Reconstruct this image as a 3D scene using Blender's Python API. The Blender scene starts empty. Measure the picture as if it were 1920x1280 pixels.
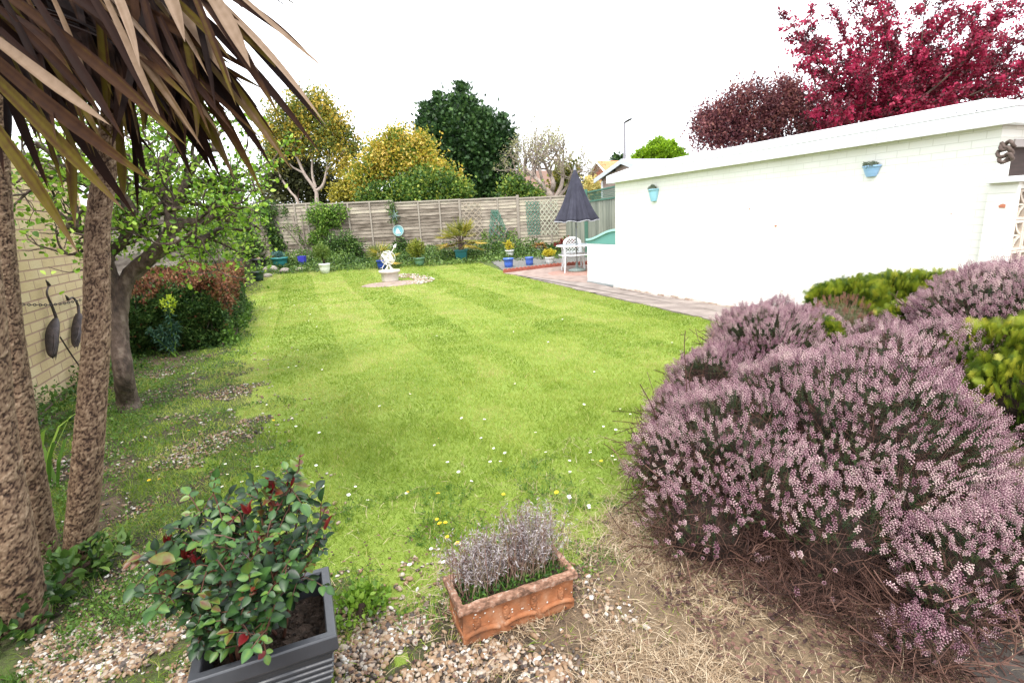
import bpy, math, random
import numpy as np
from math import radians as R, pi, sin, cos

# ------------------------------------------------------------------ camera, sky, sun
sc = bpy.context.scene
FPX, PIT, ROLL, YAW, H = 979.58, .227747, -.051345, .384948, 1.55
FWD = np.array([sin(YAW)*cos(PIT), cos(YAW)*cos(PIT), -sin(PIT)])
_rt = np.array([cos(YAW), -sin(YAW), 0.]); _up = np.cross(_rt, FWD)
RT = cos(ROLL)*_rt+sin(ROLL)*_up; UP = -sin(ROLL)*_rt+cos(ROLL)*_up
CAM = np.array([0, 0, H])
from mathutils import Matrix, Vector
cd = bpy.data.cameras.new('camera'); cam = bpy.data.objects.new('camera', cd); sc.collection.objects.link(cam)
m = Matrix.Identity(4)
for i in range(3):
    m[i][0] = RT[i]; m[i][1] = UP[i]; m[i][2] = -FWD[i]; m[i][3] = CAM[i]
cam.matrix_world = m; cd.sensor_width = 36; cd.lens = FPX/1920*36; cd.clip_start = .05; cd.clip_end = 600
sc.camera = cam

SUN_EL, SUN_AZ = R(60), R(215)     # azimuth clockwise from +y
world = bpy.data.worlds.new('World'); sc.world = world; world.use_nodes = True
nt = world.node_tree; nt.nodes.clear()
sky = nt.nodes.new('ShaderNodeTexSky'); sky.sky_type = 'NISHITA'; sky.sun_disc = False
sky.sun_elevation = SUN_EL; sky.sun_rotation = SUN_AZ; sky.dust_density = 3
wm = nt.nodes.new('ShaderNodeMix'); wm.data_type = 'RGBA'
wn = nt.nodes.new('ShaderNodeTexNoise'); wn.inputs['Scale'].default_value = 1.6; wn.inputs['Detail'].default_value = 6
wr = nt.nodes.new('ShaderNodeMapRange'); wr.inputs['From Min'].default_value = .3; wr.inputs['From Max'].default_value = .7
wr.inputs['To Min'].default_value = .78; wr.inputs['To Max'].default_value = 1.
nt.links.new(wn.outputs['Fac'], wr.inputs['Value']); nt.links.new(wr.outputs[0], wm.inputs[0])
nt.links.new(sky.outputs[0], wm.inputs[6]); wm.inputs[7].default_value = (9.5, 9.7, 10.2, 1)
wb = nt.nodes.new('ShaderNodeBackground'); wb.inputs['Strength'].default_value = .125
wo = nt.nodes.new('ShaderNodeOutputWorld')
nt.links.new(wm.outputs[2], wb.inputs['Color']); nt.links.new(wb.outputs[0], wo.inputs['Surface'])
sl = bpy.data.lights.new('sun', 'SUN'); sl.energy = 1.5; sl.angle = R(20); sl.color = (1, .95, .88)
so = bpy.data.objects.new('sun', sl); sc.collection.objects.link(so)
sd = Vector((sin(SUN_AZ)*cos(SUN_EL), cos(SUN_AZ)*cos(SUN_EL), sin(SUN_EL)))
so.rotation_euler = sd.to_track_quat('Z', 'Y').to_euler(); so.location = (0, 0, 30)
sc.view_settings.view_transform = 'Standard'; sc.view_settings.look = 'None'
sc.view_settings.exposure = 1.36; sc.view_settings.gamma = 1

# ------------------------------------------------------------------ helpers
rng = np.random.default_rng(7); random.seed(7)
U = rng.uniform; NR = rng.normal
def reseed(n): rng.bit_generator.state = np.random.default_rng(n).bit_generator.state; random.seed(n)
A = lambda *a: np.array(a, float)
def nz(v): v = np.asarray(v, float); return v/np.maximum(np.linalg.norm(v, axis=-1, keepdims=True), 1e-9)
def ray(px, py): return (px-960)/FPX*RT-(py-640)/FPX*UP+FWD
def W(px, py, d): return CAM+ray(px, py)*d
def dep(p): return float((np.asarray(p)-CAM)@FWD)
def atX(px, py, x): d = ray(px, py); return CAM+d*x/d[0]
def atY(px, py, y): d = ray(px, py); return CAM+d*y/d[1]
def gz(x, y):
    s = np.asarray(x)*sin(YAW)+np.asarray(y)*cos(YAW)
    return np.interp(s, [-99, 15.5, 18, 20.4, 999], [0, 0, .17, .47, .47])
def G(px, py, dz=0):
    d = ray(px, py); z = 0.
    for _ in range(60):
        p = CAM+d*(z+dz-H)/d[2]; z = .6*z+.4*float(gz(p[0], p[1]))
    return A(p[0], p[1], float(gz(p[0], p[1]))+dz)
def up(px, py, base): return W(px, py, dep(base)/1.0)
def vn(x, y, s, seed=0):
    r = np.random.default_rng(seed+1000).random((64, 64)); x = np.asarray(x)/s; y = np.asarray(y)/s
    xi = np.floor(x).astype(int); yi = np.floor(y).astype(int); fx = x-xi; fy = y-yi
    fx = fx*fx*(3-2*fx); fy = fy*fy*(3-2*fy); g = lambda a, b: r[a % 64, b % 64]
    return (g(xi, yi)*(1-fx)+g(xi+1, yi)*fx)*(1-fy)+(g(xi, yi+1)*(1-fx)+g(xi+1, yi+1)*fx)*fy
def fbm(x, y, s, seed=0): return (vn(x, y, s, seed)*4+vn(x, y, s/2.1, seed+1)*2+vn(x, y, s/4.3, seed+2))/7

def tag(o, label=None, cat=None, group=None, kind=None):
    for k, v in (('label', label), ('category', cat), ('group', group), ('kind', kind)):
        if v: o[k] = v
    return o
def thing(name, loc, label, cat, group=None):
    o = bpy.data.objects.new(name, None); sc.collection.objects.link(o)
    o.location = [float(a) for a in loc]; o.empty_display_size = .1
    return tag(o, label, cat, group)
MATS = {}
class B:
    def __init__(s): s.v = []; s.t = []; s.f3 = []; s.f4 = []; s.n = 0
    def add(s, v, f, tint=.5):
        v = np.asarray(v, float).reshape(-1, 3); f = np.asarray(f, int)
        if len(v) == 0 or len(f) == 0: return s
        (s.f3 if f.shape[1] == 3 else s.f4).append(f+s.n)
        t = np.broadcast_to(np.asarray(tint, float), (len(v),)) if np.ndim(tint) <= 1 else tint.reshape(-1)
        s.v.append(v); s.t.append(t); s.n += len(v); return s
    def box(s, lo, hi, tint=.5, M=None):
        x0, y0, z0 = lo; x1, y1, z1 = hi
        v = A([x0, y0, z0], [x1, y0, z0], [x1, y1, z0], [x0, y1, z0], [x0, y0, z1], [x1, y0, z1], [x1, y1, z1], [x0, y1, z1])
        if M is not None: v = M(v)
        return s.add(v, [[0, 3, 2, 1], [4, 5, 6, 7], [0, 1, 5, 4], [1, 2, 6, 5], [2, 3, 7, 6], [3, 0, 4, 7]], tint)
    def tube(s, pts, rad, n=8, tint=.5, cap=True, noise=0, seed=0, flat=1.):
        pts = np.asarray(pts, float); k = len(pts); rad = np.broadcast_to(np.asarray(rad, float), (k,))
        t = nz(np.gradient(pts, axis=0)); ref = A(0, 0, 1) if abs(t[0][2]) < .9 else A(1, 0, 0)
        a = nz(np.cross(t[0], ref)); an = 2*pi*np.arange(n)/n; vs = []
        rs = np.random.default_rng(seed)
        for i in range(k):
            a = nz(a-t[i]*(a@t[i])); b = np.cross(t[i], a)
            rr = rad[i]*(1+noise*rs.uniform(-1, 1, n))
            vs.append(pts[i]+(np.cos(an)*rr)[:, None]*a+(np.sin(an)*rr*flat)[:, None]*b)
        v = np.concatenate(vs); j = np.arange(n); j2 = (j+1) % n
        f = np.concatenate([np.stack([i*n+j, i*n+j2, (i+1)*n+j2, (i+1)*n+j], 1) for i in range(k-1)])
        s.add(v, f, tint)
        if cap:
            for o, idx, c in ((0, j[::-1], pts[0]), (1, j, pts[-1])):
                ring = vs[0] if o == 0 else vs[-1]
                vv = np.vstack([ring, c]); ff = np.stack([idx, np.roll(idx, -1), np.full(n, n)], 1)
                s.add(vv, ff, tint)
        return s
    def lathe(s, c, prof, n=24, tint=.5, sx=1, sy=1, rot=0, a0=0, a1=2*pi):
        full = abs(a1-a0-2*pi) < 1e-6; m_ = n if full else n+1
        an = a0+(a1-a0)*np.arange(m_)/n; vs = []
        for r, z in prof:
            x = np.cos(an)*r*sx; y = np.sin(an)*r*sy
            vs.append(np.stack([c[0]+x*cos(rot)-y*sin(rot), c[1]+x*sin(rot)+y*cos(rot), np.full(m_, c[2]+z)], 1))
        j = np.arange(n); j2 = (j+1) % m_
        f = np.concatenate([np.stack([i*m_+j, i*m_+j2, (i+1)*m_+j2, (i+1)*m_+j], 1) for i in range(len(prof)-1)])
        return s.add(np.concatenate(vs), f, tint)
    def scatter(s, tv, tf, pos, d, nrm, scale, tint, tvt=None):
        """templates: x side, y along, z normal"""
        tv = np.asarray(tv, float); pos = np.asarray(pos, float); N = len(pos)
        if N == 0: return s
        d = nz(np.broadcast_to(d, (N, 3))); x = nz(np.cross(d, np.broadcast_to(nrm, (N, 3)))); z = np.cross(x, d)
        scale = np.asarray(scale, float); scale = scale if scale.ndim == 2 else np.repeat(np.broadcast_to(scale, (N,))[:, None], 3, 1)
        q = tv[None]*scale[:, None, :]
        v = pos[:, None]+q[..., 0:1]*x[:, None]+q[..., 1:2]*d[:, None]+q[..., 2:3]*z[:, None]
        f = (np.asarray(tf)[None]+(np.arange(N)*len(tv))[:, None, None]).reshape(-1, len(tf[0]))
        t = np.repeat(np.broadcast_to(tint, (N,))[:, None], len(tv), 1)
        if tvt is not None: t = t+np.asarray(tvt)[None]
        return s.add(v.reshape(-1, 3), f, t)
    def build(s, name, mt, parent=None, smooth=False, label=None, bevel=0):
        v = np.concatenate(s.v).astype(np.float64); t = np.concatenate(s.t).astype(np.float32)
        if parent is not None: v = v-wl(parent)
        f3 = np.concatenate(s.f3) if s.f3 else np.zeros((0, 3), int); f4 = np.concatenate(s.f4) if s.f4 else np.zeros((0, 4), int)
        me = bpy.data.meshes.new(name); me.vertices.add(len(v)); me.vertices.foreach_set('co', v.astype(np.float32).ravel())
        nl = f3.size+f4.size; me.loops.add(nl); me.loops.foreach_set('vertex_index', np.concatenate([f3.ravel(), f4.ravel()]).astype(np.int32))
        np_ = len(f3)+len(f4); me.polygons.add(np_)
        ls = np.concatenate([np.arange(len(f3))*3, f3.size+np.arange(len(f4))*4]).astype(np.int32)
        me.polygons.foreach_set('loop_start', ls)
        me.polygons.foreach_set('loop_total', np.concatenate([np.full(len(f3), 3), np.full(len(f4), 4)]).astype(np.int32))
        me.polygons.foreach_set('use_smooth', np.full(np_, bool(smooth)))
        me.update(calc_edges=True)
        at = me.attributes.new('tint', 'FLOAT', 'POINT'); at.data.foreach_set('value', t)
        me.materials.append(mt); o = bpy.data.objects.new(name, me); sc.collection.objects.link(o)
        if parent is not None: o.parent = parent
        if label: o['label'] = label
        if bevel:
            mo = o.modifiers.new('b', 'BEVEL'); mo.width = bevel; mo.segments = 2; mo.limit_method = 'ANGLE'
        return o
def wl(o):
    p = A(0, 0, 0)
    while o is not None: p = p+np.array(o.location); o = o.parent
    return p

def mat(name, cols, scale=6, noise=.5, tint=1., rough=.6, bump=0, bscale=None, trans=0, spec=.4, metal=0, stretch=(1, 1, 1), detail=5, bdist=.01, brick=None, coat=0):
    """colour = ramp(tint attribute*tint + noise); all procedural"""
    if name in MATS: return MATS[name]
    mt = bpy.data.materials.new(name); MATS[name] = mt; mt.use_nodes = True; n = mt.node_tree.nodes; L = mt.node_tree.links
    bs = n['Principled BSDF']; out = n['Material Output']
    tc = n.new('ShaderNodeTexCoord'); mp = n.new('ShaderNodeMapping'); mp.inputs['Scale'].default_value = stretch
    L.new(tc.outputs['Object'], mp.inputs[0])
    no = n.new('ShaderNodeTexNoise'); no.inputs['Scale'].default_value = scale; no.inputs['Detail'].default_value = detail
    L.new(mp.outputs[0], no.inputs['Vector'])
    at = n.new('ShaderNodeAttribute'); at.attribute_name = 'tint'
    a = n.new('ShaderNodeMath'); a.operation = 'MULTIPLY_ADD'; a.inputs[1].default_value = noise*2; a.inputs[2].default_value = -noise
    L.new(no.outputs['Fac'], a.inputs[0])
    b = n.new('ShaderNodeMath'); b.operation = 'MULTIPLY_ADD'; b.inputs[1].default_value = tint; L.new(at.outputs['Fac'], b.inputs[0]); L.new(a.outputs[0], b.inputs[2])
    rp = n.new('ShaderNodeValToRGB'); el = rp.color_ramp.elements
    while len(el) < len(cols): el.new(.5)
    for i, c in enumerate(cols):
        if len(c) == 2: el[i].position = c[0]; c = c[1]
        else: el[i].position = i/max(1, len(cols)-1)
        el[i].color = (*c, 1)
    L.new(b.outputs[0], rp.inputs[0]); col = rp.outputs[0]
    h = None
    if brick:
        bt = n.new('ShaderNodeTexBrick'); sp = n.new('ShaderNodeSeparateXYZ'); cb = n.new('ShaderNodeCombineXYZ')
        L.new(tc.outputs['Object'], sp.inputs[0])
        ax = brick['axis']; L.new(sp.outputs[ax], cb.inputs[0]); L.new(sp.outputs[2], cb.inputs[1])
        L.new(cb.outputs[0], bt.inputs['Vector'])
        bt.inputs['Scale'].default_value = 1; bt.inputs['Brick Width'].default_value = brick['w']; bt.inputs['Row Height'].default_value = brick['h']
        bt.inputs['Mortar Size'].default_value = brick['m']; bt.inputs['Mortar Smooth'].default_value = .3
        bt.inputs['Color1'].default_value = (.35, .35, .35, 1); bt.inputs['Color2'].default_value = (.75, .75, .75, 1)
        # brick value joins the ramp factor
        ad = n.new('ShaderNodeMath'); ad.operation = 'ADD'; rgb = n.new('ShaderNodeMath'); rgb.operation = 'MULTIPLY_ADD'
        L.new(bt.outputs['Color'], rgb.inputs[0]); rgb.inputs[1].default_value = brick.get('var', 1.); rgb.inputs[2].default_value = -.5*brick.get('var', 1.)
        L.new(rgb.outputs[0], ad.inputs[0]); L.new(b.outputs[0], ad.inputs[1]); L.new(ad.outputs[0], rp.inputs[0])
        mx = n.new('ShaderNodeMix'); mx.data_type = 'RGBA'; L.new(bt.outputs['Fac'], mx.inputs[0]); L.new(rp.outputs[0], mx.inputs[6]); mx.inputs[7].default_value = (*brick['col'], 1)
        col = mx.outputs[2]; h = bt.outputs['Fac']
    L.new(col, bs.inputs['Base Color']); bs.inputs['Roughness'].default_value = rough
    bs.inputs['Specular IOR Level'].default_value = spec; bs.inputs['Metallic'].default_value = metal; bs.inputs['Coat Weight'].default_value = coat
    if bump or brick:
        bn = n.new('ShaderNodeTexNoise'); bn.inputs['Scale'].default_value = bscale or scale*4; bn.inputs['Detail'].default_value = 6; L.new(mp.outputs[0], bn.inputs['Vector'])
        bp = n.new('ShaderNodeBump'); bp.inputs['Strength'].default_value = bump or .3; bp.inputs['Distance'].default_value = bdist
        if h is not None:
            k = n.new('ShaderNodeMath'); k.operation = 'MULTIPLY_ADD'; L.new(h, k.inputs[0]); k.inputs[1].default_value = -1.2; L.new(bn.outputs['Fac'], k.inputs[2]); L.new(k.outputs[0], bp.inputs['Height'])
        else: L.new(bn.outputs['Fac'], bp.inputs['Height'])
        L.new(bp.outputs[0], bs.inputs['Normal'])
    if trans:
        tr = n.new('ShaderNodeBsdfTranslucent'); L.new(col, tr.inputs['Color']); ms = n.new('ShaderNodeMixShader'); ms.inputs[0].default_value = trans
        L.new(bs.outputs[0], ms.inputs[1]); L.new(tr.outputs[0], ms.inputs[2]); L.new(ms.outputs[0], out.inputs[0])
    return mt
def leafm(name, cols, trans=.35, rough=.5, spec=.35, noise=.25, scale=3): return mat(name, cols, trans=trans, rough=rough, spec=spec, noise=noise, scale=scale)

# leaf templates
LEAF = (A([0, 0, 0], [-.32, .45, .1], [0, 1, 0], [.32, .45, .1]), [[0, 3, 2], [0, 2, 1]])
BLADE = (A([-.5, 0, 0], [.5, 0, 0], [.35, .5, .06], [-.35, .5, .06], [0, 1, .25]), [[0, 1, 2], [0, 2, 3], [3, 2, 4]])
NEED = (A([-.5, 0, 0], [.5, 0, 0], [0, 1, 0]), [[0, 1, 2]])
def frond(n=7, w=.16):   # flat scale-leaved spray
    v = []; f = []
    def tri(a, b, c): k = len(v); v.extend([a, b, c]); f.append([k, k+1, k+2])
    tri([-.03, 0, 0], [.03, 0, 0], [0, 1, -.1])
    for i in range(n):
        y = .12+.72*i/n; l = .5*(1-.65*i/n)
        for s in (-1, 1): tri([0, y, 0], [0, y+w*.8, 0], [s*l, y+l*.75, -.06*l])
    return A(*v), f
FROND = frond()
def ovate(n=5, w=.33, cup=.1, curl=-.12):   # finer leaf
    ys = np.linspace(0, 1, n+1); v = []; f = []
    for y in ys:
        hw = w*math.sin(pi*min(1, y**.8))**.8 if 0 < y < 1 else 0
        v += [[-hw, y, cup*hw*3+curl*y*y], [0, y, curl*y*y], [hw, y, cup*hw*3+curl*y*y]]
    for i in range(n):
        a = 3*i; f += [[a, a+1, a+4, a+3], [a+1, a+2, a+5, a+4]]
    return A(*v), f
OVATE = ovate()

def rdir(n, upb=0.): return nz(NR(0, 1, (n, 3))+A(0, 0, upb))
def ellip(n, c, r, shell=.0):
    d = rdir(n); q = (shell+(1-shell)*U(0, 1, n)**(1/3)) if shell < 1 else np.ones(n)
    return np.asarray(c)+d*np.asarray(r)*q[:, None], d
def crown(b, blobs, ncl, cr, per, size, tmpl=LEAF, upb=.3, out=.6, shell=.5, tj=.18, asp=1., droop=0):
    """leaf clumps through the volume of several blobs; tint varies per clump"""
    vol = A(*[np.prod(r)**.67 for c, r in blobs]); cnt = np.maximum(1, (ncl*vol/vol.sum()).astype(int))
    for (c, r), k in zip(blobs, cnt):
        p, d = ellip(k, c, r, shell)
        p = p+U(-1, 1, (k, 3))*cr*.6
        ct = U(.15, .85, k)
        q = np.repeat(p, per, 0)+np.clip(NR(0, 1, (k*per, 3)), -1.5, 1.5)*cr*U(.3, .9, (k*per, 1)); dd = nz(np.repeat(d, per, 0)*out+rdir(k*per, upb)+A(0, 0, -droop))
        s = size*U(.6, 1.3, k*per); sc3 = np.stack([s*asp, s, s], 1)
        b.scatter(*tmpl, q, dd, rdir(k*per, .8), sc3, np.clip(np.repeat(ct, per)+NR(0, tj, k*per), 0, 1))
    return b
def smooth_path(pts, k=6):
    pts = np.asarray(pts, float); n = len(pts); P_ = np.vstack([2*pts[0]-pts[1], pts, 2*pts[-1]-pts[-2]]); o = []
    for i in range(n-1):
        a, b_, c, d = P_[i:i+4]
        for t in np.arange(k)/k: o.append(.5*((2*b_)+(-a+c)*t+(2*a-5*b_+4*c-d)*t*t+(-a+3*b_-3*c+d)*t**3))
    o.append(pts[-1]); return A(*o)
def limbs(b, p, d, L, r, lev, tips, seg=4, spread=.7, upb=.15, wob=.25, kids=3, n=6, shrink=.62, all_=None):
    pts = [np.asarray(p, float)]; d = nz(d)
    for i in range(seg):
        d = nz(d+NR(0, wob, 3)+A(0, 0, upb*.4)); pts.append(pts[-1]+d*L/seg)
    rad = np.linspace(r, r*.55, seg+1); b.tube(smooth_path(pts, 2), np.interp(np.arange(2*seg+1)/2, np.arange(seg+1), rad), n, tint=U(.3, .7), cap=False)
    if all_ is not None: all_ += pts[1:]
    if lev == 0: tips.append((pts[-1], d)); return
    for k in range(kids):
        j = random.choice(range(max(1, seg-2), seg+1)) if k else seg
        limbs(b, pts[j], nz(d+rdir(1)[0]*spread+A(0, 0, upb)), L*shrink*U(.8, 1.2), r*.55, lev-1, tips, seg, spread, upb, wob, kids, max(3, n-1), shrink, all_)

# ------------------------------------------------------------------ materials
bark_m = mat('bark', [(0, (.025, .014, .009)), (.25, (.045, .024, .014)), (.45, (.11, .066, .04)), (.7, (.20, .135, .085)), (1, (.36, .27, .19))], scale=30, noise=.18, bump=.9, bscale=30, rough=.9, stretch=(1, 1, .45), bdist=.02)
bark2 = mat('fruit_bark', [(.03, .022, .018), (.09, .062, .048), (.18, .14, .11)], scale=18, noise=1.1, bump=1, bscale=50, stretch=(1, 1, .5), bdist=.02, rough=.85)
paleb = mat('pale_bark', [(.16, .12, .1), (.42, .35, .30)], scale=8, noise=.6, rough=.9)
darkb = mat('dark_bark', [(.04, .025, .02), (.09, .055, .04)], scale=20, noise=.6, rough=.9)
soil_m = mat('potting_soil', [(.015, .01, .007), (.045, .03, .02), (.09, .06, .045)], scale=60, noise=.9, bump=1, bscale=90, rough=1)
twig_m = mat('dead_twigs', [(.02, .008, .006), (.062, .026, .018), (.15, .078, .056)], noise=.3, rough=.8)

# ------------------------------------------------------------------ ground, lawn, path
reseed(101)
# kinds over the ground: green (turf), stone (gravel), straw (dead grass)
SPOTS = [(*G(a, c)[:2], w) for a, c, w in ((330, 1130, .16), (280, 1190, .2), (215, 1240, .22), (420, 1230, .2), (680, 1235, .16), (760, 1185, .14), (820, 1260, .2), (930, 1230, .13), (1010, 1255, .12), (400, 830, .3), (330, 865, .25), (430, 735, .35), (300, 700, .3), (250, 960, .16), (120, 1230, .2), (470, 790, .2))]
def stony(x, y):
    m_ = 0
    for a, c, w in SPOTS: m_ = np.maximum(m_, np.exp(-(((x-a)/w)**2+((y-c)/w)**2)))
    return np.clip((m_-.45+(fbm(x, y, .12, 77)-.5)*1.1)*4, 0, 1)
def masks(x, y):
    n1 = fbm(x, y, .5, 3); n2 = fbm(x, y, .25, 9); n3 = fbm(x, y, 1.1, 20)
    lim = np.interp(x, [-3, -.9, -.1, .1, .5, .9, 1.4, 3], [1.2, 1.5, 1.78, 1.82, 1.86, 1.95, 2.15, 2.6])
    g = 1/(1+np.exp(-(y-lim+(n1-.5)*.5+(n2-.5)*.3)*7))
    left = 1/(1+np.exp((x-np.interp(y, [0, 2, 4, 6, 9, 30], [-.3, -.35, -.55, -.65, -.95, -1.0])+(n3-.5)*.9+(n2-.5)*.5)*3.6))
    patch = np.clip((n2*.5+n1*.5-.45)*7+.45, 0, 1)
    g = g*(1-left)+left*patch*np.clip((y-1.0)*1.6, 0.25, 1)
    far = 1/(1+np.exp(-((np.asarray(x)*sin(YAW)+np.asarray(y)*cos(YAW))-18.0+(n1-.5))*4))
    straw = np.clip(1/(1+np.exp(-(x-.62-.3*(n1-.5)*2)*5)), 0, 1)*(1-g)
    straw = np.maximum(straw, (1-g)*np.clip((n3-.55)*6, 0, .6))
    st = stony(x, y)*(np.asarray(y) < 9); g = g*(1-np.where(np.asarray(y) < 2.5, .85, .6)*st); straw = straw*(1-.8*st)
    return g, straw, left, far
def axis(a, b, c0, c1, fine, coarse): return np.unique(np.concatenate([np.arange(a, c0, coarse), np.arange(c0, c1, fine), np.arange(c1, b, coarse)]).round(3))
xs = np.unique(np.concatenate([[-200, -80, -40, -20], np.arange(-8, -2.5, .5), np.arange(-2.5, 3.2, .05), np.arange(3.2, 6.6, .15), np.arange(6.6, 24, .6), [30, 50, 90, 200]]).round(3))
ys = np.unique(np.concatenate([[-60, -20, -6], np.arange(-2, .4, .3), np.arange(.4, 4.5, .05), np.arange(4.5, 9, .12), np.arange(9, 26, .25), [28, 35, 50, 90, 300]]).round(3))
X_, Y_ = np.meshgrid(xs, ys); g_, st_, lf_, far_ = masks(X_, Y_)
Z_ = gz(X_, Y_)+(fbm(X_, Y_, .35, 40)-.5)*.03*(Y_ < 12)-.004
V_ = np.stack([X_, Y_, Z_], -1).reshape(-1, 3); nx, ny = len(xs), len(ys)
ii, jj = np.meshgrid(np.arange(nx-1), np.arange(ny-1)); q0 = (jj*nx+ii).ravel(); F_ = np.stack([q0, q0+1, q0+nx+1, q0+nx], 1)
cx = V_[F_, 0].mean(1); cy = V_[F_, 1].mean(1); gm, _, lm, fm = masks(cx, cy)
lawnsel = (gm > .5) & (lm < .5) & (fm < .5) & (cx < 5.95) & (cx > -1.2) & (cy > 1.2)
def sheet(name, sel, tint, mt):
    f = F_[sel]; u, inv = np.unique(f, return_inverse=True); b = B(); b.add(V_[u], inv.reshape(f.shape), tint.reshape(-1)[u]); o = b.build(name, mt, smooth=True); tag(o, kind='structure'); return o
def ground_mat():
    m1 = mat('ground_soil', [(0, (.09, .14, .022)), (.14, (.07, .085, .028)), (.27, (.05, .037, .025)), (.42, (.12, .085, .055)), (.6, (.19, .135, .08)), (.85, (.30, .22, .135))], scale=30, noise=.22, bump=1, bscale=90, rough=1, detail=9, bdist=.02)
    return m1
sheet('ground', ~lawnsel, np.clip(.27-.2*g_+.33*st_, 0, 1), ground_mat())
lawn_m = mat('lawn_turf', [(.07, .12, .012), (.14, .21, .025), (.22, .28, .05), (.30, .30, .10)], scale=1.3, noise=.28, bump=.6, bscale=120, rough=1, detail=8)
sheet('lawn', lawnsel, np.full(X_.shape, .45), lawn_m)

def blades(name, n, x0, x1, y0, y1, hgt, wid, mt, label, cat, keep, tintf, lean=.5):
    x = U(x0, x1, n); y = y0+(y1-y0)*U(0, 1, n); k = keep(x, y); x, y = x[k], y[k]
    return x, y
grass_m = leafm('grass_blades', [(.05, .10, .008), (.13, .22, .015), (.27, .36, .045), (.41, .45, .11), (.50, .43, .19)], trans=.4, rough=.6, noise=.06, scale=1.5)
def grass():
    b = B()
    for (y0, y1, dens, hg, wd) in ((1.3, 2.6, 9000, .032, .0028), (2.6, 4.2, 8000, .03, .0036), (4.2, 7, 4200, .028, .006), (7, 11, 2000, .028, .010), (11, 20.5, 900, .03, .018)):
        xa, xb = -2.4, 5.8 if y1 < 8 else 8.5
        n = int(dens*(xb-xa)*(y1-y0)); x = U(xa, xb, n); y = U(y0, y1, n)
        g, s_, l_, f_ = masks(x, y); g = np.maximum(g, .22*np.clip((y-1.5)*2, 0, 1)*(x > .8)); s = x*sin(YAW)+y*cos(YAW)
        vis = ((x*cos(YAW)-y*sin(YAW))/np.maximum(s, .1) < 1.15) & ((x*cos(YAW)-y*sin(YAW))/np.maximum(s, .1) > -1.15)
        edge = np.interp(y, [0, 5.3, 14.2, 30], [5.37, 5.43, 5.86, 6.2])+(vn(x, y, .2, 5)-.5)*.12
        k = vis & (U(0, 1, n) < np.maximum(g, .10*(y < 4))*(1-.35*l_*(y < 6))*(1-.5*f_)) & ((x < edge)) & ~((x < -.95) & (y > 8.2) & (y < 12))
        x, y, l_ = x[k], y[k], l_[k]; n = len(x)
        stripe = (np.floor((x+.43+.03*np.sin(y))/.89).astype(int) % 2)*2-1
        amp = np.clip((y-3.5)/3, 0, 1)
        tone = .47+.20*(fbm(x, y, .9, 50)-.5)*2+.20*(fbm(x, y, .22, 60)-.5)*2+stripe*amp*.075-.12*l_+.10*np.clip((y-3)/6, 0, 1)  # stripe term paints the light and dark of bent mown blades into the tint
        dry = (fbm(x*1.0, y*.6, .45, 70) > .60) & (y > 3); tone = tone+dry*.15
        tone = np.where(U(0, 1, n) < .04+.06*dry, .97, tone)+NR(0, .09, n)
        lw = np.interp(y, [1.5, 4], [1.1, .5]); lean = np.stack([NR(0, 1, n)*lw, NR(0, 1, n)*lw+stripe*amp*.55, np.full(n, .9)], 1)
        hh = hg*U(.5, 1.5, n)*(1+.5*(fbm(x, y, .3, 80) > .6)*(y < 5))
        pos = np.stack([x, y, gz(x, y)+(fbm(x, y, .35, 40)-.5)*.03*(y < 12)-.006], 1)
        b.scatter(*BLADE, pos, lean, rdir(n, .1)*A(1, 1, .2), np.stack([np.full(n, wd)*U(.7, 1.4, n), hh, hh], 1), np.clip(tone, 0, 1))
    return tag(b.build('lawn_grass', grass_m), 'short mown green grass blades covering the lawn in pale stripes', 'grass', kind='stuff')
grass()

def poly_sheet(name, pts, mt, z=.004, kind='structure', step=.12):
    pts = A(*[p[:2] for p in pts]); lo, hi = pts.min(0), pts.max(0)
    # triangulate as grid clipped by fan: simple fan is enough for convex outlines
    k = len(pts); o = []
    for i in range(k):
        a, c = pts[i], pts[(i+1) % k]; n = max(1, int(np.hypot(*(c-a))/step))
        for t in np.arange(n)/n: q = a+(c-a)*t; o.append(q+NR(0, .012, 2))
    o = A(*o); c = o.mean(0); rings = [c+(o-c)*f for f in np.linspace(.02, 1, 12)]
    v = np.concatenate(rings); n = len(o); j = np.arange(n); j2 = (j+1) % n
    f = np.concatenate([np.stack([i*n+j, i*n+j2, (i+1)*n+j2, (i+1)*n+j], 1) for i in range(11)])
    V = np.column_stack([v, gz(v[:, 0], v[:, 1])+z]); b = B(); b.add(V, f); e_ = V[-n:]; b.add(np.vstack([e_, e_-A(0, 0, z+.03)]), np.stack([j, j2, j2+n, j+n], 1))
    oo = b.build(name, mt); tag(oo, kind=kind) if kind else None; return oo
path_m = mat('path_concrete', [(.15, .12, .105), (.24, .20, .18), (.34, .29, .26)], scale=3, noise=.9, bump=.6, bscale=50, rough=.95, detail=9)
poly_sheet('path', [(5.36, -1, 0), (6.4, -1, 0), (6.4, 9.9, 0), (6.7, 12.5, 0), (5.85, 14.1, 0), (5.62, 9.6, 0), (5.42, 5.4, 0)], path_m, .016)
pc = G(1082, 510); 
patio_m = mat('patio_slabs', [(.16, .12, .10), (.27, .20, .17), (.36, .29, .25)], scale=5, noise=.8, bump=.5, rough=.95)
poly_sheet('patio', [G(958, 515), G(945, 513), G(1050, 500), G(1112, 497), (8.6, 12.9, 0), (8.3, 10.2, 0), (6.5, 9.75, 0), (6.2, 11.5, 0)], patio_m, .022)
brickp = mat('round_brick_paving', [(.22, .11, .085), (.33, .19, .15), (.4, .3, .25)], scale=9, noise=.9, bump=.8, bscale=30, rough=.9)
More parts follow.
